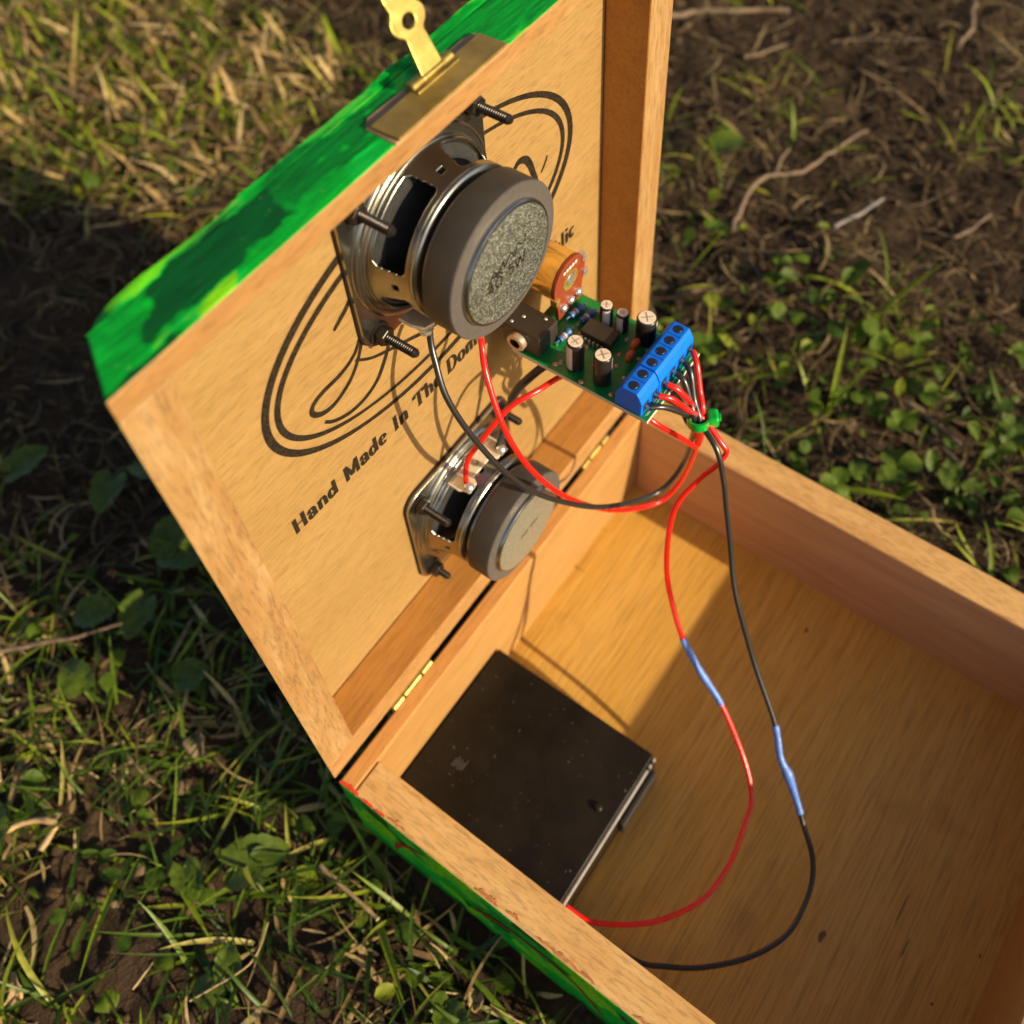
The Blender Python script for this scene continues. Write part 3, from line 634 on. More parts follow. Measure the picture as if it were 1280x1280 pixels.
# ------------------------------------------------------------------ amplifier board
PB = 0.545; BN0, BN1 = -0.030, 0.2215; BX0, BX1 = 0.606, 0.763
amp = thing('amplifier_board', LD(0.685, PB, 0.1), 'small green amplifier circuit board standing out from the lid beside the upper loudspeaker', 'circuit board')
def BD(x, n, h): return LD(x, PB + h, n)       # board: x, n, height above its top
b = MB().box(BD, BX0, BX1, BN0, BN1, -0.008, 0); b.m[5] = 1; b.m[4] = 1
for i, f_ in enumerate(b.f): b.m[i] = 0 if i in (4, 5) else 1
board = b.build('board', [PCB, FR4], amp)
for pl in board.data.polygons:
    pl.material_index = 0 if abs(pl.normal.z) > 0.7 else 1
def cap(x, n, r, h, ang):
    f = lambda a, b, c: BD(x + a, n + b, c)
    c_ = MB().lathe(f, [(r * 0.97, 0.001), (r, 0.003), (r, h - 0.004), (r * 0.94, h - 0.001), (r * 0.84, h)], 32).build('capacitor', CAPBLK, amp, smooth=50)
    tp = MB().lathe(f, [(r * 0.83, h + 0.0004), (r * 0.81, h + 0.0010), (0, h + 0.0010)], 32, cap0=False, cap1=False); tp.build('top', CAPTOP, c_, smooth=60)
    for k_ in (0, 1):
        cr = MB(); ca, sa = math.cos(R(ang + 90 * k_)), math.sin(R(ang + 90 * k_))
        cr.add([f(u * ca - v * sa, u * sa + v * ca, h + 0.0014 + 0.0001 * k_) for u, v in ((-r * 0.6, -0.0007), (r * 0.6, -0.0007), (r * 0.6, 0.0007), (-r * 0.6, 0.0007))], [(0, 1, 2, 3)])
        cr.build('vent_score', SOLDER, c_, recalc=False)
    st = MB(); vs = []
    for i in range(7):
        a = R(ang + (i - 3) * 11)
        vs += [f(r * 1.012 * math.cos(a), r * 1.012 * math.sin(a), 0.006), f(r * 1.012 * math.cos(a), r * 1.012 * math.sin(a), h - 0.004)]
    st.add(vs, [(2 * i, 2 * i + 1, 2 * i + 3, 2 * i + 2) for i in range(6)]); st.build('stripe', CAPSTR, c_, smooth=180, recalc=False)
cap(0.632, 0.074, 0.0140, 0.064, 200); cap(0.632, 0.124, 0.0145, 0.066, 40); cap(0.733, 0.066, 0.0110, 0.045, 150)
cap(0.735, 0.095, 0.0105, 0.043, 180); cap(0.738, 0.137, 0.0165, 0.056, 50)
# blue screw terminal blocks, a two-way and a four-way
def termblock(x0, ways):
    x1 = x0 + ways * 0.0256 - 0.001
    prof = [(0.162, 0.0), (0.162, 0.030), (0.170, 0.046), (0.174, 0.050), (0.200, 0.050), (0.2045, 0.043), (0.2095, 0.030), (0.2095, 0.0)]
    tb = MB().prism(prof, lambda n, h: BD(x0, n, h), lambda n, h: BD(x1, n, h)).build('terminal_block', BLUE, amp, bevel=0.0003)
    for i in range(ways):
        cx = x0 + (i + 0.5) * 0.0256 - 0.0005
        f = lambda a, b, c: BD(cx + a, 0.187 + b, c)
        s_ = MB().lathe(f, [(0.0085, 0.0503), (0.0080, 0.0503), (0.0072, 0.0503)], 20, cap0=False, cap1=True); s_.build('screw_hole', BLUE_DK, tb, recalc=False)
        h_ = MB().lathe(f, [(0.0066, 0.0505), (0.0058, 0.0512), (0.0, 0.0512)], 16, cap0=False, cap1=False); h_.box(f, -0.0055, 0.0055, -0.0008, 0.0008, 0.0505, 0.0514); h_.build('screw', plainscrew, tb, smooth=40)
        MB().box(BD, cx - 0.0075, cx + 0.0075, 0.2093, 0.2102, 0.006, 0.024).build('wire_entry', BLUE_DK, tb)
        if i: MB().box(BD, x0 + i * 0.0256 - 0.0014, x0 + i * 0.0256 - 0.0002, 0.176, 0.199, 0.0495, 0.0504).build('divider_groove', BLUE_DK, tb)
plainscrew = plain('shaded_screw', (0.05, 0.06, 0.09), 0.35, 0.8)
termblock(0.6075, 2); termblock(0.6595, 4)
# potentiometer: can tinted by a painted reflection, brown phenolic back with three solder lugs
PC = (0.722, 0.078)
fp = lambda a, b, c: BD(PC[0] + a, c, PC[1] + b)
pot = MB().lathe(fp, [(0.030, -0.062), (0.040, -0.062), (0.0425, -0.059), (0.0425, -0.004)], 48).build('potentiometer', TINTED_CAN, amp, smooth=40)
ph = [(0.043 * math.cos(R(a)), 0.043 * math.sin(R(a))) for a in range(-20, 201, 10)] + [(-0.034, -0.045), (-0.032, -0.072), (0.032, -0.072), (0.034, -0.045)]
MB().prism(ph, lambda a, b: fp(a, b, -0.0035), lambda a, b: fp(a, b, 0.0035)).build('back_board', PHENOLIC, pot, bevel=0.0002)
MB().lathe(fp, [(0.020, 0.0037), (0.020, 0.0046), (0.011, 0.0046), (0.011, 0.0040)], 28, cap0=False, cap1=False).build('ring', TINTED_CAN, pot, smooth=40)
MB().lathe(fp, [(0.0105, 0.0038), (0.0095, 0.0052), (0.0, 0.0052)], 24, cap0=False, cap1=False).build('rivet', SOLDER, pot, smooth=40)
for i in (-1, 0, 1):
    MB().lathe(lambda a, b, c: fp(i * 0.021 + a, -0.050 + b, c), [(0.0080, 0.0036), (0.0078, 0.007), (0.005, 0.010), (0.0, 0.011)], 16, cap1=False).build('lug', SOLDER, pot, smooth=60)
for sx, sy in ((-0.038, -0.020), (0.037, 0.020), (0.040, -0.018)):
    MB().box(fp, sx - 0.005, sx + 0.005, sy - 0.007, sy + 0.007, -0.006, 0.0075).build('crimp_tab', TINTED_CAN if sx < 0 else SOLDER, pot, bevel=0.0003)
MB().lathe(fp, [(0.018, -0.106), (0.018, -0.0622)], 24).build('bushing', SOLDER, pot, smooth=40)
bw = Ink()
write(bw, 'B5O4', -0.020, 0.040, 0.010, lambda x: 0.026, f=lambda x, d, n: fp(-x if False else x, d, 0.0039 + (n + PD) * 0.02), thick=0.2, thin=0.2) if False else None
for i in range(5):
    bw.ribbon([(-0.018 + i * 0.008, 0.0265), (-0.018 + i * 0.008 + 0.0055, 0.0265)], lambda t, d: 0.0065, f=lambda x, d, n: fp(x, d, 0.0039))
bw.b.build('part_number', CAPSTR, pot, recalc=False)
# audio jack
jk = MB().box(BD, 0.612, 0.664, -0.052, 0.020, 0.001, 0.046).build('audio_jack', BLACKPL, amp, bevel=0.0006)
fj = lambda a, b, c: BD(0.612 - c, -0.020 + a, 0.024 + b)
MB().lathe(fj, [(0.0165, 0.0), (0.0165, 0.010), (0.0150, 0.0115), (0.0095, 0.0115), (0.0090, 0.002), (0, 0.002)], 32, cap0=False, cap1=False, mi=[0, 0, 0, 1, 1]).build('ferrule', [plain('worn_nickel_ring', (0.62, 0.46, 0.32), 0.35, 0.7), BLACKPL], jk, smooth=40)
for (jx, jn) in ((0.622, -0.040), (0.640, -0.030), (0.655, 0.002)):
    MB().lathe(lambda a, b, c: BD(jx + a, jn + b, c), [(0.003, 0.0462), (0.002, 0.0475), (0, 0.0475)], 10, cap0=False, cap1=False).build('contact_pin', SOLDER, jk, smooth=60)
# resistors, chip, ceramic discs, solder pads
def resistor(x0, n0, x1, n1):
    A, B = BD(x0, n0, 0.008), BD(x1, n1, 0.008); P = [A.lerp(B, t_) for t_ in (0, 0.14, 0.17, 0.24, 0.3, 0.7, 0.76, 0.83, 0.86, 1)]
    r_ = [0.0016, 0.0016, 0.006, 0.0068, 0.0056, 0.0056, 0.0068, 0.006, 0.0016, 0.0016]
    rs = MB().tube(P, [q * U for q in r_], 14).build('resistor', RESIST, amp, smooth=50)
    for t_, m_ in ((0.36, ORANGE), (0.48, CAPSTR), (0.62, BLACKPL)):
        MB().tube([A.lerp(B, t_ - 0.025), A.lerp(B, t_ + 0.025)], 0.0059 * U, 14).build('colour_band', m_, rs, smooth=50)
    for E_ in (A, B): MB().tube([E_, E_ - LD(0, 0.009, 0) + LD(0, 0, 0)], 0.0016 * U, 8).build('lead', SOLDER, rs)
resistor(0.700, 0.012, 0.742, 0.020); resistor(0.700, 0.034, 0.742, 0.040); resistor(0.650, 0.026, 0.688, 0.030)
ic = MB().box(BD, 0.684, 0.716, 0.048, 0.104, 0.004, 0.020).build('chip', BLACKPL, amp, bevel=0.0003)
for i in range(7):
    for sx in (0.6805, 0.7195): MB().box(BD, sx - 0.0016, sx + 0.0016, 0.0525 + i * 0.0078 - 0.0018, 0.0525 + i * 0.0078 + 0.0018, 0.0, 0.011).build('pin', SOLDER, ic)
for (x, n) in ((0.708, 0.136), (0.684, 0.142)):
    MB().lathe(lambda a, b, c: BD(x + a, n + c, 0.018 + b), [(0.0, -0.006), (0.009, -0.0048), (0.0128, 0.0), (0.009, 0.0048), (0.0, 0.006)], 20, cap0=False, cap1=False).build('ceramic_disc', ORANGE, amp, smooth=180)
pads = [(0.618, 0.045), (0.626, 0.050), (0.650, 0.052), (0.662, 0.048), (0.668, 0.058), (0.674, 0.066), (0.676, 0.090), (0.664, 0.108), (0.690, 0.118), (0.668, 0.128), (0.655, 0.150), (0.700, 0.150), (0.722, 0.152), (0.722, 0.112), (0.745, 0.044), (0.690, 0.044), (0.648, 0.098), (0.612, 0.098), (0.618, 0.150)]
for x, n in pads:
    MB().lathe(lambda a, b, c: BD(x + a, n + b, c), [(0.0046, 0.0003), (0.0034, 0.0022), (0.0, 0.003)], 12, cap0=False, cap1=False).build('solder_joint', PAD, amp, smooth=60)
sk = MB()
sk.box(BD, 0.640, 0.664, 0.2115, 0.2118, 0.0001, 0.0005); sk.box(BD, 0.612, 0.630, 0.2135, 0.2140, 0.0001, 0.0005)
for x in (0.615, 0.640, 0.665, 0.690, 0.715, 0.74): sk.box(BD, x, x + 0.010, 0.2150, 0.2158, 0.0001, 0.0005)
sk.build('white_print', CAPSTR, amp)

# ------------------------------------------------------------------ wires, tie
WR = 0.0047 * U
TIEP = Vector((0.690, 0.487, 0.268))
def wire(name, mat_, label, stub_i, after, ang, cat='wire', group='wires gathered by the green tie', base_coords=False, sleeve=None, ends=True):
    xi = 0.6075 + (stub_i + 0.5) * 0.0256 + (0.001 if stub_i > 1 else 0)
    k_ = 0.0085 if True else 0
    ox, od = k_ * math.cos(R(ang)), k_ * math.sin(R(ang))
    tie = LD(TIEP.x + ox, TIEP.y + od * 0.4, TIEP.z + od)
    pre = [LD(xi, PB + 0.015, 0.2065), LD(xi, PB + 0.015, 0.216), LD(xi * 0.75 + TIEP.x * 0.25, PB + 0.008, 0.232), LD(xi * 0.35 + (TIEP.x + ox) * 0.65, PB - 0.026, 0.252)]
    post = [BS(*p) if base_coords else LD(*p) for p in after]
    P = spline(pre[1:] + [tie] + post, 10)
    P = [p + Vector((noise.noise(Vector((i * 0.055, ang, 1.0))), noise.noise(Vector((i * 0.055, ang, 5.0))), noise.noise(Vector((i * 0.055, ang, 9.0))))) * 0.0060 * U * min(1, max(0, (i - 35) / 15)) * min(1, (len(P) - 1 - i) / 12) for i, p in enumerate(P)]
    o = MB().tube(P, WR, 12).build(name, mat_, None, origin=P[len(P) // 2], smooth=180)
    tag(o, label, cat, group)
    MB().tube([pre[0], pre[0].lerp(pre[1], 0.5), pre[1], P[2]], 0.0026 * U, 8).build('bare_strand', SOLDER, o, smooth=60)
    if sleeve:
        i0, i1, bulge = sleeve
        Q = P[i0:i1 + 1]; n = len(Q)
        rad = [WR * (1.28 + bulge * math.exp(-((i / (n - 1) - 0.62) / 0.13) ** 2) + 0.10 * math.sin(i * 1.7) * math.sin(i * 0.61)) for i in range(n)]
        MB().tube(Q, rad, 14).build('heat_shrink_sleeve', SLEEVE, o, smooth=60)
    return o, P
W1 = [(0.7194, 0.3856, 0.25), (0.749, 0.2385, 0.2292), (0.7066, 0.1723, 0.2011), (0.5968, 0.2441, 0.1655), (0.5158, 0.3474, 0.137), (0.4406, 0.4768, 0.1005), (0.4034, 0.5934, 0.0623), (0.3958, 0.6901, 0.0213), (0.4133, 0.747, -0.0117), (0.4331, 0.7693, -0.03)]
W2 = [(0.7162, 0.4104, 0.26), (0.7508, 0.2899, 0.2444), (0.7623, 0.156, 0.2203), (0.724, 0.103, 0.1952), (0.6283, 0.1818, 0.164), (0.5318, 0.3293, 0.126), (0.4824, 0.4472, 0.0922), (0.4719, 0.5515, 0.0523), (0.4924, 0.6286, 0.0103), (0.5173, 0.661, -0.0145), (0.5240, 0.72, -0.022), (0.5250, 0.79, -0.016)]
W3 = [(0.7237, 0.3784, 0.262), (0.7133, 0.3709, 0.255), (0.6854, 0.4207, 0.235), (0.6539, 0.478, 0.2), (0.6658, 0.4802, 0.13), (0.6428, 0.5009, 0.06), (0.5757, 0.5222, 0.0371), (0.5349, 0.508, 0.0191), (0.4959, 0.463, -0.0032), (0.4624, 0.4043, -0.0239), (0.4469, 0.350, -0.022)]
W4 = [(0.6946, 0.455, 0.25), (0.705, 0.485, 0.215), (0.69, 0.515, 0.15), (0.668, 0.528, 0.075), (0.620, 0.533, 0.030), (0.5902, 0.4943, 0.0019), (0.5765, 0.4353, -0.0158), (0.5521, 0.3852, -0.0209), (0.5320, 0.355, -0.020)]
W5 = [(0.6864, 0.3082, 0.465), (0.6847, 0.3202, 0.445), (0.6729, 0.3178, 0.425), (0.6563, 0.2983, 0.385), (0.6304, 0.2813, 0.33), (0.6024, 0.2824, 0.26), (0.5854, 0.2936, 0.19), (0.5686, 0.3176, 0.12), (0.5472, 0.3578, 0.05), (0.537, 0.4073, -0.02), (0.5248, 0.4713, -0.08), (0.4919, 0.5355, -0.15), (0.4476, 0.5876, -0.195), (0.4122, 0.6039, -0.21), (0.3391, 0.613, -0.225), (0.2594, 0.6013, -0.232), (0.1929, 0.5667, -0.236), (0.145, 0.5215, -0.236), (0.1086, 0.4607, -0.232), (0.1014, 0.408, -0.222)]
W6 = [(0.6756, 0.3078, 0.46), (0.6602, 0.3355, 0.41), (0.6455, 0.3571, 0.35), (0.6222, 0.3865, 0.28), (0.5909, 0.4265, 0.2), (0.5616, 0.4857, 0.1), (0.5232, 0.5666, 0.0), (0.492, 0.6006, -0.05), (0.4773, 0.6288, -0.08), (0.4533, 0.675, -0.13), (0.4363, 0.7007, -0.155), (0.407, 0.7328, -0.19), (0.3607, 0.7504, -0.21), (0.2929, 0.7488, -0.225), (0.2257, 0.7159, -0.235), (0.162, 0.6576, -0.238), (0.1238, 0.6002, -0.238), (0.1036, 0.5557, -0.236), (0.095, 0.470, -0.232), (0.095, 0.408, -0.228)]
wire('wire', BLK_W, 'black wire looping from the upper loudspeaker to the green tie', 3, W1, 200)
wire('wire', RED_W, 'red wire looping from under the upper loudspeaker to the green tie', 2, W2, 330)
wire('wire', RED_W, 'short red wire from the lower loudspeaker passing behind the green board', 5, W3, 20)
o4, P4 = wire('wire', BLK_W, 'short black wire from the lower loudspeaker passing behind the green board', 4, W4, 140)
n4 = len(P4); Q4 = P4[n4 - 46:n4 - 22]
MB().tube(Q4, [WR * 1.55] * len(Q4), 12).build('black_sleeve', BLK_W, o4, smooth=60)
# index of a sleeve: stub has 3 points + tie = 4 points, 10 samples for each step
wire('wire', RED_W, 'long red battery wire with blue sleeve hanging into the open box', 1, W5, 80, base_coords=True, sleeve=((4 + 8) * 10 + 1, (4 + 10) * 10, 0.25))
wire('wire', BLK_W, 'long black battery wire with pale blue sleeve hanging into the open box', 0, W6, 270, base_coords=True, sleeve=((4 + 6) * 10 + 1, (4 + 9) * 10, 0.75))
# cable tie: band round the bundle and its square head
tie_at = LD(TIEP.x, TIEP.y, TIEP.z)
tie = thing('cable_tie', tie_at, 'bright green cable tie holding the wires together below the blue terminals', 'cable tie')
ax = (LD(0.700, 0.40, 0.262) - LD(0.690, 0.53, 0.255)).normalized(); uu = ax.orthogonal().normalized(); vv = ax.cross(uu)
toc = (cam.matrix_world.translation - tie_at); toc = (toc - ax * toc.dot(ax)).normalized()
uu = (Vector((-0.55, 0.75, -0.1)) - ax * Vector((-0.55, 0.75, -0.1)).dot(ax)).normalized(); vv = ax.cross(uu)
bt = MB(); n = 36; RB_ = 0.0155
for i in range(n):
    a = 2 * math.pi * i / n
    for rr_, hh in ((RB_, -0.010), (RB_ + 0.0035, -0.010), (RB_ + 0.0035, 0.010), (RB_, 0.010)):
        bt.v.append(tie_at + (uu * math.cos(a) * rr_ + vv * math.sin(a) * rr_ + ax * hh) * U)
for i in range(n):
    for k_ in range(4): bt.f.append((i * 4 + k_, i * 4 + (k_ + 1) % 4, ((i + 1) % n) * 4 + (k_ + 1) % 4, ((i + 1) % n) * 4 + k_)); bt.m.append(0)
bt.build('band', TIE, tie, smooth=40)
ft_ = lambda a, b, c: tie_at + (uu * a + vv * b + ax * c) * U
MB().box(ft_, 0.012, 0.031, -0.0125, 0.0125, -0.012, 0.013).build('head', TIE, tie, bevel=0.0011, bseg=4)
MB().box(ft_, 0.0305, 0.0345, -0.0045, 0.0045, -0.006, 0.006).build('cut_tail', TIE, tie, bevel=0.0003)

# ------------------------------------------------------------------ battery box
bb = thing('battery_box', BS(0.236, 0.227, -HI), 'flat black plastic battery box lying in the rear corner of the wooden box', 'battery box')
BX = (0.0715, 0.402, 0.0415, 0.4135); BT = -0.168
body = MB().box(BS, BX[0], BX[1], BX[2], BX[3], -HI + 0.001, BT - 0.012).build('case', BATT, bb, bevel=0.0009, bseg=3)
MB().box(BS, BX[0] + 0.001, BX[1] - 0.001, BX[2] + 0.001, BX[3] - 0.008, BT - 0.0118, BT).build('cover', BATT, bb, bevel=0.0007, bseg=3)
EDGE_GLINT = plain('painted_edge_glint', (0.20, 0.175, 0.145), 0.5)
MB().tube([BS(BX[0] + 0.004, BX[3] - 0.004, BT - 0.006), BS(BX[1] - 0.032, BX[3] - 0.004, BT - 0.006)], 0.0042 * U, 12).build('edge_glint_strip', EDGE_GLINT, bb, smooth=60)  # pale strip paints in the light caught by the case's front edge
for x in (BX[1] - 0.022, BX[1] - 0.008):
    MB().lathe(lambda a, b, c: BS(x + a, BX[3] - 0.004 + b, BT - 0.008 + c), [(0.0048, 0), (0.0044, 0.005), (0.002, 0.0075), (0, 0.008)], 12, cap1=False).build('edge_stud', EDGE_GLINT, bb, smooth=60)
MB().box(BS, BX[1] - 0.135, BX[1] - 0.018, BX[3] + 0.0006, BX[3] + 0.012, -HI + 0.03, BT - 0.03).build('slide_switch', BLACKPL, bb, bevel=0.0005)
MB().lathe(lambda a, b, c: BS(0.262 + a, 0.372 + b, BT + c), [(0.0085, 0.0004), (0.0080, 0.004), (0.005, 0.0062), (0, 0.0066)], 20, cap1=False).build('screw_head', BATT, bb, smooth=60)
SCUFF = plain('pale_scuff', (0.075, 0.066, 0.054), 0.55)
for i in range(6):
    y0 = 0.105 + i * 0.0042; x0 = 0.165 + 0.002 * (i % 3)
    MB().box(BS, x0, x0 + 0.016 + 0.005 * (i % 2), y0, y0 + 0.0016, BT + 0.0003, BT + 0.0007).build('scuff', SCUFF, bb)

# ------------------------------------------------------------------ plants and litter on the ground
def leafy(name, stops, rough=0.45, trans=0.35, spec=0.4, vein=True):
    m, N, L, P = mat(name)
    gi = N.new('ShaderNodeNewGeometry'); r = ramp(N, stops); L.new(gi.outputs['Random Per Island'], r.inputs[0])
    v = coords(N, L); t = noisen(N, L, v, 420, 3); tr = ramp(N, [(0.3, (0.68, 0.68, 0.68)), (0.7, (1.15, 1.15, 1.0))]); L.new(t.outputs[0], tr.inputs[0])
    col = mixc(N, L, 1.0, r.outputs[0], tr.outputs[0], 'MULTIPLY')
    L.new(col, P.inputs['Base Color']); P.inputs['Roughness'].default_value = rough; P.inputs['Specular IOR Level'].default_value = spec
    if trans:
        tl = N.new('ShaderNodeBsdfTranslucent'); L.new(col, tl.inputs[0]); ms = N.new('ShaderNodeMixShader'); ms.inputs[0].default_value = trans
        L.new(P.outputs[0], ms.inputs[1]); L.new(tl.outputs[0], ms.inputs[2]); L.new(ms.outputs[0], N['Material Output'].inputs[0])
    return m
GRASS = leafy('grass_blade', [(0.0, (0.06, 0.10, 0.003)), (0.3, (0.15, 0.21, 0.006)), (0.6, (0.25, 0.31, 0.010)), (0.85, (0.38, 0.39, 0.02)), (1.0, (0.50, 0.39, 0.10))])
GRASS_DEEP = leafy('deep_grass_blade', [(0.0, (0.03, 0.065, 0.003)), (0.45, (0.08, 0.14, 0.006)), (0.8, (0.16, 0.23, 0.010)), (0.93, (0.30, 0.33, 0.02)), (1.0, (0.46, 0.38, 0.10))])
DRY = leafy('dry_straw', [(0.0, (0.07, 0.04, 0.016)), (0.35, (0.22, 0.135, 0.05)), (0.7, (0.42, 0.28, 0.11)), (1.0, (0.62, 0.45, 0.22))], 0.7, 0.1, 0.25)
FIBRE = leafy('dull_fibre', [(0.0, (0.03, 0.018, 0.009)), (0.6, (0.09, 0.056, 0.027)), (0.88, (0.20, 0.13, 0.06)), (1.0, (0.40, 0.28, 0.14))], 0.8, 0.05, 0.2)
CRUMB = leafy('soil_crumb', [(0.0, (0.028, 0.017, 0.009)), (0.5, (0.062, 0.038, 0.02)), (0.9, (0.11, 0.07, 0.037)), (1.0, (0.18, 0.12, 0.07))], 0.95, 0.0, 0.15)
LEAF = leafy('weed_leaf', [(0.0, (0.035, 0.070, 0.004)), (0.5, (0.08, 0.13, 0.007)), (0.85, (0.14, 0.19, 0.012)), (1.0, (0.25, 0.27, 0.02))], 0.6, 0.3, 0.25)
LEAFBIG = leafy('broad_weed_leaf', [(0.0, (0.06, 0.10, 0.008)), (1.0, (0.11, 0.15, 0.012))], 0.42, 0.22)
BARK = plain('brown_twig_bark', (0.13, 0.082, 0.048), 0.8, var=0.45, vscale=420, bmp=0.5)
PALEBARK = plain('pale_twig_bark', (0.165, 0.108, 0.058), 0.8, var=0.35, vscale=420, bmp=0.4)
GREYBARK = plain('grey_stick_bark', (0.17, 0.15, 0.125), 0.7, var=0.3, vscale=420, bmp=0.4)
STRAWM = plain('pale_straw', (0.36, 0.235, 0.10), 0.6, var=0.25, vscale=300)
gr = random.Random(21)
def ux(X): return 1 - X / U
def in_box(X, Y, m=0.0): return -0.002 - m < X < 0.202 + m and -0.002 - m < Y < 0.2275 + m
def zone(X, Y):
    x, y = ux(X), Y / U
    wob = 0.25 * noise.noise(Vector((X * 12, Y * 12, 3.3)))
    tl = soft(-y + wob, 1.25, 1.6) * (1 - soft(x + wob, 1.55, 2.0)) * soft(x + wob, 0.62, 0.92)  # lid shadow deepened by the cover: bright straw left out inside its edge
    bl = (1 - soft(x + wob, 0.0, 0.3)) * (1 - tl)
    rt = max(0.0, 1 - tl - bl)
    clv = rt * (1 - soft(x, 1.5, 2.0)) * soft(x, 0.75, 1.0) * soft(y, -0.9, -0.25)
    return tl, bl, rt, clv
def patch(X, Y, s=14, o=0): return 0.5 + 0.5 * noise.noise(Vector((X * s, Y * s, o)))
def blade(b, X, Y, z, ang, lean, ln, wd, droop, fold=0.35, seg=6, twist=0.0, tip=0.0):
    ca, sa = math.cos(ang), math.sin(ang); px, py, pz = X, Y, z; el = lean; vs = []
    st = ln / seg; az = ang
    for i in range(seg + 1):
        t = i / seg; w_ = wd * 0.5 * (0.75 + 0.6 * t if t < 0.4 else 0.99 * (1 - ((t - 0.4) / 0.6) ** 1.7) + tip)
        cx, cy = -math.sin(az), math.cos(az)
        vs += [(px + cx * w_, py + cy * w_, pz + w_ * fold), (px, py, pz), (px - cx * w_, py - cy * w_, pz + w_ * fold)]
        px += math.cos(az) * math.cos(el) * st; py += math.sin(az) * math.cos(el) * st; pz += math.sin(el) * st
        el -= droop / seg; az += twist / seg
        gz = hgt0(px, py)
        if pz < gz + 0.0012: pz = gz + 0.0012; el = max(el, 0.02)
    fs = []
    for i in range(seg): k = i * 3; fs += [(k, k + 1, k + 4, k + 3), (k + 1, k + 2, k + 5, k + 4)]
    b.add(vs, fs)
def hgt0(X, Y):
    p = Vector((X, Y, 0)); return GZ + noise.noise(p * 9) * 0.006 + noise.noise(p * 28 + Vector((5, 1, 2))) * 0.004
SX0, SX1, SY0, SY1 = -0.62, 0.44, -0.84, 0.40
gb = MB(); gd = MB()
for i in range(76000):
    X, Y = gr.uniform(SX0, SX1), gr.uniform(SY0, SY1)
    if in_box(X, Y, 0.002): continue
    tl, bl, rt, clv = zone(X, Y); pc = patch(X, Y, 16)
    p = tl * 0.36 * soft(pc, 0.2, 0.6) + bl * 0.46 * soft(pc, 0.2, 0.6) + rt * 0.02 * soft(pc, 0.5, 0.7) + clv * 0.14 * soft(pc, 0.35, 0.7) + 0.30 * sum(math.exp(-((ux(X) - a_) ** 2 + (Y / U - b_) ** 2) / 0.012) for a_, b_ in ((2.52, 0.30), (2.68, 0.42), (2.0, -0.48), (2.35, -0.30), (1.75, 0.30)))
    if gr.random() > p: continue
    ln = gr.uniform(0.014, 0.042) * (1.25 if gr.random() < 0.2 else 1) * (1 + 0.25 * tl); wd = gr.uniform(0.0008, 0.0021) * (1.35 if gr.random() < 0.15 else 1) * (1 + 0.55 * tl)
    blade(gd if bl > 0.5 else gb, X, Y, hgt(X, Y) - 0.001, gr.uniform(0, 6.283), gr.uniform(0.05, 1.1), ln, wd, gr.uniform(0.1, 1.3), gr.uniform(0.1, 0.6), 6, gr.uniform(-0.7, 0.7))
tag(gb.build('grass', GRASS, smooth=180, recalc=False), 'sunlit yellow-green grass behind and right of the box', 'grass', kind='stuff')
tag(gd.build('grass', GRASS_DEEP, smooth=180, recalc=False), 'deeper green grass on the near left side of the box', 'grass', kind='stuff')
db = MB(); dr = MB()
for i in range(84000):
    X, Y = gr.uniform(SX0, SX1), gr.uniform(SY0, SY1)
    if in_box(X, Y, 0.003): continue
    tl, bl, rt, clv = zone(X, Y); pc = patch(X, Y, 13, 4.0)
    p = tl * 0.78 + bl * 0.42 * soft(pc, 0.25, 0.65) + rt * 1.0 * soft(pc, 0.1, 0.6)
    if gr.random() > p: continue
    ln = gr.uniform(0.005, 0.026) * (1.5 if gr.random() < 0.1 else 1) * (1 + 0.3 * tl) * (1.15 if rt > 0.5 else 1)
    blade(dr if rt > 0.5 else db, X, Y, hgt(X, Y) + gr.uniform(0.0, 0.004), gr.uniform(0, 6.283), gr.uniform(-0.15, 0.45) + tl * gr.uniform(0, 0.6), ln, (0.0004 + 0.0020 * gr.random() ** 2) * (1 + 0.5 * tl - 0.35 * rt), gr.uniform(-0.1, 0.6), gr.uniform(-0.2, 0.4), 5, gr.uniform(-0.9, 0.9) * (2.2 if rt > 0.5 else 1), 0.25)
tag(db.build('dry_grass_litter', DRY, smooth=180, recalc=False), 'dry tan grass litter scattered over the soil', 'dry grass', kind='stuff')
tag(dr.build('plant_fibres', FIBRE, smooth=180, recalc=False), 'dull brown plant fibres lying on the bare soil right of the lid', 'plant fibres', kind='stuff')
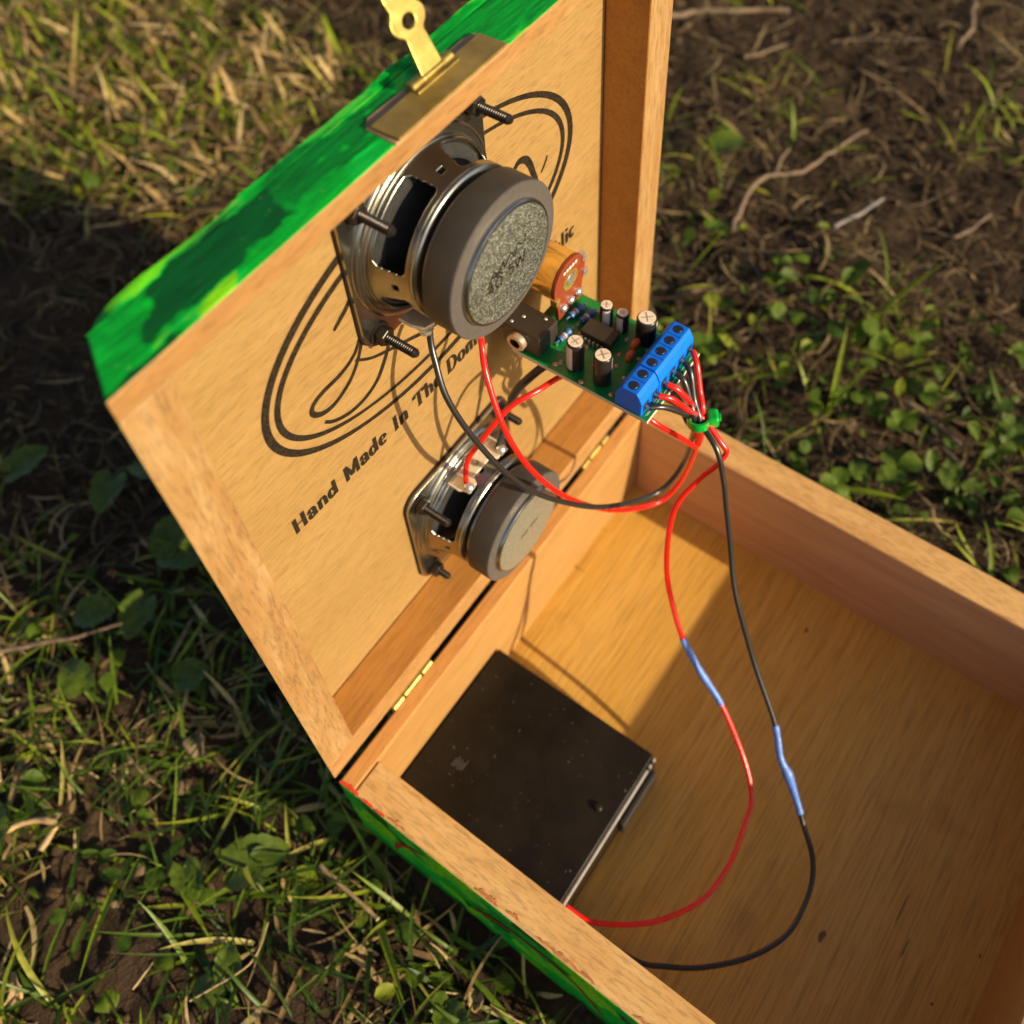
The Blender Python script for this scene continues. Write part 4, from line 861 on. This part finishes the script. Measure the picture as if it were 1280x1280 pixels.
# soil crumbs: small lumpy stones
ico = bmesh.new(); bmesh.ops.create_icosphere(ico, subdivisions=1, radius=1.0); IV = [v.co.copy() for v in ico.verts]; IF = [tuple(v.index for v in f.verts) for f in ico.faces]; ico.free()
cb = MB()
for i in range(46000):
    X, Y = gr.uniform(SX0, SX1), gr.uniform(SY0, SY1)
    if in_box(X, Y, 0.003): continue
    tl, bl, rt, clv = zone(X, Y)
    if gr.random() > (tl * 0.4 + bl * 0.7 + rt * 1.0) * soft(patch(X, Y, 30, 2.0) + 0.3 * patch(X, Y, 90, 5.0), 0.4, 0.85): continue
    r = 0.0004 + 0.0030 * gr.random() ** 3; sc = Vector((r * gr.uniform(0.6, 1.5), r * gr.uniform(0.6, 1.5), r * gr.uniform(0.5, 1.0))); sd_ = gr.uniform(0, 50); a = gr.uniform(0, 6.28); ca, sa = math.cos(a), math.sin(a)
    c0 = Vector((X, Y, hgt(X, Y) + r * 0.25)); vs = []
    for v in IV:
        k_ = 1 + 0.6 * noise.noise(v * 1.7 + Vector((sd_, 0, 0))); q = Vector((v.x * sc.x * k_, v.y * sc.y * k_, v.z * sc.z * k_))
        vs.append((c0.x + q.x * ca - q.y * sa, c0.y + q.x * sa + q.y * ca, c0.z + q.z))
    cb.add(vs, IF)
tag(cb.build('soil_crumbs', CRUMB, smooth=180, recalc=False), 'loose brown soil crumbs lying on the ground', 'soil crumbs', kind='stuff')
def leaf(b, base, az, el, ln, wd, cup=0.25, droop=0.4, heart=0.0, nseg=6, wav=0.0, shape=1.0):
    vs = []; px, py, pz = base; st = ln / nseg; e_ = el; cols = 5
    cx, cy = -math.sin(az), math.cos(az)
    for i in range(nseg + 1):
        t = i / nseg; w_ = wd * 0.5 * (math.sin(math.pi * min(1, max(0.0, (t * 0.94 + 0.05) ** shape))) ** 0.62) * (1 + 0.07 * math.sin(t * 31 + az * 7) * (1 if nseg > 7 else 0))
        for j in range(cols):
            u = (j / (cols - 1)) * 2 - 1; back = heart * ln * abs(u) * (1 - t) ** 2
            uz = abs(u) ** 1.5 * cup * w_ + wav * w_ * math.sin(t * 9 + j * 2.1)
            vs.append((px + cx * u * w_ - math.cos(az) * back, py + cy * u * w_ - math.sin(az) * back, pz + uz))
        px += math.cos(az) * math.cos(e_) * st; py += math.sin(az) * math.cos(e_) * st; pz += math.sin(e_) * st; e_ -= droop / nseg
        gz = hgt0(px, py)
        if pz < gz + 0.0008: pz = gz + 0.0008; e_ = max(e_, 0.0)
    fs = [(i * cols + j, i * cols + j + 1, (i + 1) * cols + j + 1, (i + 1) * cols + j) for i in range(nseg) for j in range(cols - 1)]
    b.add(vs, fs); return b
lb = MB()
for i in range(11000):
    X, Y = gr.uniform(SX0, SX1), gr.uniform(SY0, SY1)
    if in_box(X, Y, 0.004): continue
    tl, bl, rt, clv = zone(X, Y); pc = patch(X, Y, 17, 9.0)
    if gr.random() > tl * 0.08 + bl * 0.42 * soft(pc, 0.3, 0.6) + clv * 0.95 * soft(pc, 0.2, 0.5): continue
    ln = gr.uniform(0.0035, 0.0115)
    leaf(lb, (X, Y, hgt(X, Y) + gr.uniform(0.002, 0.011)), gr.uniform(0, 6.28), gr.uniform(-0.4, 0.9), ln, ln * gr.uniform(0.4, 0.95), gr.uniform(-0.3, 0.9), gr.uniform(0.0, 1.4), 0, 5, 0.15, gr.uniform(0.6, 1.3))
tag(lb.build('low_weed_leaves', LEAF, smooth=180, recalc=False), 'small green weed leaves covering the ground beside the box', 'ground cover', kind='stuff')

# single plants
def clover(X, Y, size, rot):
    z = hgt(X, Y); h = gr.uniform(0.006, 0.016)
    t = thing('clover_plant', Vector((X, Y, z)), 'small three-leaved clover plant beside the right side of the box', 'clover', 'clover plants beside the box')
    top = Vector((X + gr.uniform(-0.005, 0.005), Y + gr.uniform(-0.005, 0.005), z + h))
    MB().tube(spline([Vector((X, Y, z - 0.002)), Vector((X, Y, z + h * 0.5)), top], 4), 0.0005, 6).build('stem', LEAF, t, smooth=180)
    for k in range(3):
        b = MB(); leaf(b, tuple(top + Vector((0, 0, 0.0002 * k))), rot + k * 2.094 + gr.uniform(-0.2, 0.2), gr.uniform(-0.3, 0.7), size * gr.uniform(0.75, 1.15), size * gr.uniform(0.75, 1.05), gr.uniform(0.1, 0.6), gr.uniform(0.2, 1.0), 0.0, 6, 0.05, 1.35); b.build('leaf', LEAF, t, smooth=180, recalc=False)
cnt = 0
while cnt < 26:
    x, y = gr.uniform(1.06, 2.0), gr.uniform(-0.75, 1.25); X, Y = (1 - x) * U, y * U
    if gr.random() > zone(X, Y)[3] * soft(patch(X, Y, 17, 9.0), 0.25, 0.55): continue
    clover(X, Y, gr.uniform(0.005, 0.0115), gr.uniform(0, 6.28)); cnt += 1
def broadweed(x, y, nleaf, size, label, group=None, heart=0.25, az0=None, rise=0.35):
    X, Y = (1 - x) * U, y * U; z = hgt(X, Y)
    t = thing('broadleaf_weed', Vector((X, Y, z)), label, 'weed', group)
    for k in range(nleaf):
        a = (az0 if az0 is not None else gr.uniform(0, 6.28)) + k * 6.28 / max(nleaf, 1) + gr.uniform(-0.3, 0.3); sl = size * gr.uniform(0.4, 0.9) if nleaf > 1 else 0.004
        p0 = Vector((X, Y, z - 0.001)); p1 = p0 + Vector((math.cos(a) * sl, math.sin(a) * sl, size * rise * gr.uniform(0.6, 1.2) + 0.004))
        MB().tube(spline([p0, p0.lerp(p1, 0.5) + Vector((0, 0, 0.003)), p1], 5), 0.0007, 6).build('stem', LEAFBIG, t, smooth=180)
        b = MB(); leaf(b, tuple(p1), a + gr.uniform(-0.3, 0.3), gr.uniform(0.05, 0.4), size, size * gr.uniform(0.8, 1.0), 0.25, gr.uniform(0.3, 0.8), heart * gr.uniform(0.5, 1.3), 14, 0.12, gr.uniform(0.62, 0.85)); b.build('leaf', LEAFBIG, t, smooth=180, recalc=False)
broadweed(-0.215, -0.145, 1, 0.021, 'large round veined leaf in the grass at lower left', heart=0.3, az0=2.6)
broadweed(-0.245, -0.235, 1, 0.013, 'smaller round leaf next to the large round veined leaf', heart=0.25, az0=1.0)
broadweed(-0.13, 0.31, 1, 0.013, 'rounded leaf just below the near green wall of the box', heart=0.2, az0=0.8)
broadweed(-0.47, -0.53, 1, 0.016, 'smooth oval leaf under the curled tan stalk at the left edge', heart=0.0, az0=3.9, rise=0.5)
broadweed(-0.055, -0.80, 1, 0.018, 'bright green pointed leaf just above the brown twig at left', heart=0.0, az0=2.6, rise=0.6)
broadweed(-0.145, -0.63, 1, 0.018, 'curled green leaf below the brown twig at left', heart=0.1, az0=4.4)
broadweed(-0.03, -0.52, 1, 0.015, 'broad leaf at the edge of the lid shadow', heart=0.1, az0=2.2)
broadweed(-0.36, 0.02, 2, 0.011, 'two-leaved weed near the bottom of the picture', heart=0.2)
broadweed(1.62, 0.69, 1, 0.017, 'round pale green leaf at the right edge, standing over the soil', heart=0.1, az0=0.3)
broadweed(1.22, 0.50, 3, 0.012, 'three-leaved weed close to the right wall of the box', heart=0.1)
broadweed(1.33, 0.66, 3, 0.011, 'leafy weed beside the crossed brown sticks', heart=0.1)
broadweed(1.40, 0.90, 4, 0.010, 'leafy weed at the right edge near the far wall of the box', heart=0.0)
broadweed(1.93, -0.42, 2, 0.021, 'drooping two-leaved weed on the bare soil behind the lid', heart=0.0, az0=5.6, rise=0.5)
for (x, y, w_) in ((0.05, -1.2, 'at the left edge of the picture'), (0.30, -1.0, 'highest of those left of the lid'), (0.12, -0.72, 'just above the brown twig tip'), (0.28, -0.62, 'closest to the left edge of the lid')): broadweed(x, y, 2, 0.02, 'broad dark leaves in the lid shadow, ' + w_, 'weeds in the lid shadow', heart=0.2)
for (x, y, a, w_) in ((1.04, -2.30, 1.0, 'leftmost of the five'), (1.12, -2.02, 2.0, 'second from the left'), (1.07, -1.85, 4.0, 'third from the left'), (1.13, -1.62, 5.0, 'nearest the green lid edge'), (0.98, -1.52, 3.0, 'lowest, by the shadow edge')): broadweed(x, y, 1, 0.013, 'small yellow-green leaf in sunlit grass at upper left, ' + w_, 'yellow-green leaves at upper left', heart=0.0, az0=a, rise=0.6)
# single twigs, straws and tall blades
def twig(name, pts, r0, r1, m_, label, cat='twig', lift=0.002, extra=None, knob=0.3):
    r0, r1 = r0 * 0.78, r1 * 0.66
    P = []
    for (x, y) in pts:
        X, Y = (1 - x) * U, y * U; P.append(Vector((X, Y, hgt0(X, Y) + lift + r0)))
    P = spline(P, 8); n = len(P)
    rad = [(r0 + (r1 - r0) * i / (n - 1)) * (1 + knob * noise.noise(Vector((i * 0.37, r0 * 900, len(pts)))) + 0.22 * noise.noise(Vector((i * 1.3, r0 * 700, 2.0)))) for i in range(n)]
    P = [p + Vector((noise.noise(p * 60), noise.noise(p * 60 + Vector((9, 0, 0))), 0)) * r0 * 1.8 + Vector((noise.noise(p * 240), noise.noise(p * 240 + Vector((5, 0, 0))), noise.noise(p * 240 + Vector((0, 5, 0))))) * r0 * 0.5 for p in P]
    o = MB().tube(P, rad, 8).build(name, m_, None, origin=Vector((P[0].x, P[0].y, P[0].z)), smooth=60); tag(o, label, cat)
    if extra:
        for e_ in extra:
            Q = [Vector(((1 - x) * U, y * U, hgt0((1 - x) * U, y * U) + lift + r0 + dz)) for x, y, dz in e_]
            Q = spline(Q, 6); MB().tube(Q, [r0 * 0.75 * (1 - 0.5 * i / len(Q)) for i in range(len(Q))], 7).build('side_shoot', m_, o, smooth=60)
    return o
twig('root', [(1.772, -0.16), (1.863, -0.192), (1.973, -0.201), (2.049, -0.176), (2.102, -0.126), (2.214, -0.079), (2.319, -0.066), (2.368, -0.037)], 0.0020, 0.0012, PALEBARK, 'curved forked tan root lying on the bare soil', 'root', 0.004, [[(2.05, -0.178, 0), (2.10, -0.19, 0.002), (2.144, -0.186, 0.004)]])
twig('stalk', [(2.53, -0.85), (2.559, -0.813), (2.645, -0.694), (2.777, -0.51)], 0.0030, 0.0024, PALEBARK, 'thick pale stalk at the top beside the lid corner', 'stalk')
twig('stick', [(2.484, -0.516), (2.55, -0.47), (2.622, -0.431)], 0.0018, 0.0012, PALEBARK, 'short pale stick under the thick stalk at the top')
twig('stick', [(2.887, 0.039), (2.96, 0.03), (3.032, 0.016), (3.164, -0.022)], 0.0020, 0.0022, PALEBARK, 'tan stick at the upper right edge of the picture')
twig('twig', [(2.709, -0.318), (2.812, -0.171), (2.872, -0.061), (2.871, 0.059)], 0.0012, 0.0009, BARK, 'thin reddish twig arching across the soil at upper right')
twig('stick', [(1.927, 0.063), (2.01, 0.095), (2.10, 0.122)], 0.0017, 0.0015, GREYBARK, 'straight pale grey stick lying alone on the soil', lift=0.004)
twig('twig', [(1.723, -0.109), (1.665, -0.02), (1.609, 0.064)], 0.0010, 0.0007, BARK, 'thin dark twig below the forked root')
twig('stick', [(1.503, 0.453), (1.48, 0.53), (1.463, 0.60)], 0.0020, 0.0017, PALEBARK, 'upper of the two crossed brown sticks right of the box')
twig('stick', [(1.437, 0.502), (1.43, 0.57), (1.421, 0.636)], 0.0017, 0.0012, BARK, 'lower of the two crossed brown sticks right of the box')
twig('stick', [(2.09, 0.347), (2.15, 0.37), (2.225, 0.385)], 0.0018, 0.0015, BARK, 'brown stick on the soil at the right edge')
twig('stick', [(1.50, -0.19), (1.545, -0.145), (1.575, -0.09)], 0.0018, 0.0014, PALEBARK, 'tan bark strip on the soil beside the blue terminals')
twig('twig', [(-0.21, -0.88), (-0.202, -0.861), (-0.124, -0.796), (-0.061, -0.738), (0.005, -0.682)], 0.0016, 0.0011, BARK, 'brown twig leading into the lid shadow at left', lift=0.010)
twig('stalk', [(-0.425, -0.555), (-0.387, -0.52), (-0.357, -0.488), (-0.352, -0.47), (-0.395, -0.456)], 0.0016, 0.0020, STRAWM, 'curled pale tan stalk at the left edge', 'stalk', 0.008)
twig('straw', [(-0.104, -0.011), (-0.105, 0.067), (-0.111, 0.143)], 0.0013, 0.0012, STRAWM, 'pale straw lying beside the near corner of the box', 'straw', 0.008)
twig('straw', [(1.162, -2.64), (1.128, -2.342), (1.149, -2.088), (1.176, -1.892)], 0.0022, 0.0018, PALEBARK, 'long tan straw across the sunlit grass at upper left', 'straw', 0.008)
twig('straw', [(0.97, -1.70), (1.0, -1.60), (1.03, -1.53)], 0.0026, 0.0018, STRAWM, 'stubby tan stalk at the edge of the lid shadow, upper left', 'stalk', 0.003)
twig('straw', [(-0.45, -0.15), (-0.36, -0.14), (-0.30, -0.06)], 0.0005, 0.0004, STRAWM, 'thin straw leaning over the litter at lower left', 'straw', 0.006)
twig('straw', [(-0.40, -0.05), (-0.30, 0.0), (-0.23, -0.02)], 0.0005, 0.0004, STRAWM, 'thin bent straw near the bottom edge at left', 'straw', 0.008)
def tallblade(x, y, ang, lean, ln, wd, droop, label, m_=GRASS, twist=0.0, lift=0.0):
    X, Y = (1 - x) * U, y * U; b = MB(); blade(b, X, Y, hgt(X, Y) + lift, ang, lean, ln, wd, droop, 0.45, 12, twist)
    o = b.build('grass_blade', m_, None, origin=Vector((X, Y, hgt(X, Y))), smooth=180, recalc=False); return tag(o, label, 'grass blade')
tallblade(-0.02, -0.075, R(100), 0.35, 0.032, 0.0022, 0.5, 'pale green blade reaching towards the near corner of the box', lift=0.006)
tallblade(-0.17, 0.34, R(-40), 1.1, 0.030, 0.0042, 0.25, 'broad green blade with pale scars standing at the bottom edge')
tallblade(-0.10, 0.12, R(60), 0.5, 0.036, 0.0030, 0.4, 'long dark green blade beside the near green wall')
tallblade(1.70, 0.28, R(150), 0.9, 0.042, 0.0030, 0.5, 'tall pale blade rising from the soil right of the box')
tallblade(1.36, 0.32, R(200), 1.0, 0.050, 0.0026, 0.4, 'tall bright green blade in the clover right of the box')
tallblade(1.33, 0.30, R(160), 0.9, 0.046, 0.0022, 0.5, 'thin green blade beside the tall bright blade right of the box')
tallblade(1.18, 0.40, R(110), 0.4, 0.036, 0.0034, 0.5, 'flattened pale green blade along the right wall of the box', lift=0.004)
tallblade(1.10, -2.55, R(60), 0.35, 0.060, 0.0055, 0.5, 'broad bright blade in the sunlit grass at the top left')
tallblade(1.30, -2.50, R(75), 0.4, 0.055, 0.0060, 0.5, 'broad yellow-green blade beside the bright blade at the top left')
tallblade(-0.33, -0.62, R(70), 0.5, 0.040, 0.0034, 0.6, 'pale arching blade at the left edge under the brown twig')
tallblade(-0.30, -0.33, R(30), 0.6, 0.048, 0.0028, 0.6, 'long green blade crossing the litter at lower left')
tallblade(-0.26, -0.28, R(75), 0.4, 0.042, 0.0030, 0.5, 'smooth green blade pointing at the box at lower left')
# dry leaf scraps
def scrap(x, y, size, label, m_):
    X, Y = (1 - x) * U, y * U; b = MB(); leaf(b, (X, Y, hgt(X, Y) + 0.003), gr.uniform(0, 6.28), 0.7, size, size * 0.8, 1.0, 1.9, 0.2, 8, 0.35)
    o = b.build('dry_leaf', m_, None, origin=Vector((X, Y, hgt(X, Y))), smooth=180, recalc=False, solid=0.0003); tag(o, label, 'dry leaf')
scrap(-0.092, 0.351, 0.007, 'small curled dry yellow leaf by the near green wall', STRAWM)
scrap(-0.577, -0.354, 0.012, 'rounded tan dry leaf at the left edge near the bottom', STRAWM)
scrap(-0.09, -0.36, 0.010, 'brown dry leaf scrap below the lid shadow', PALEBARK)
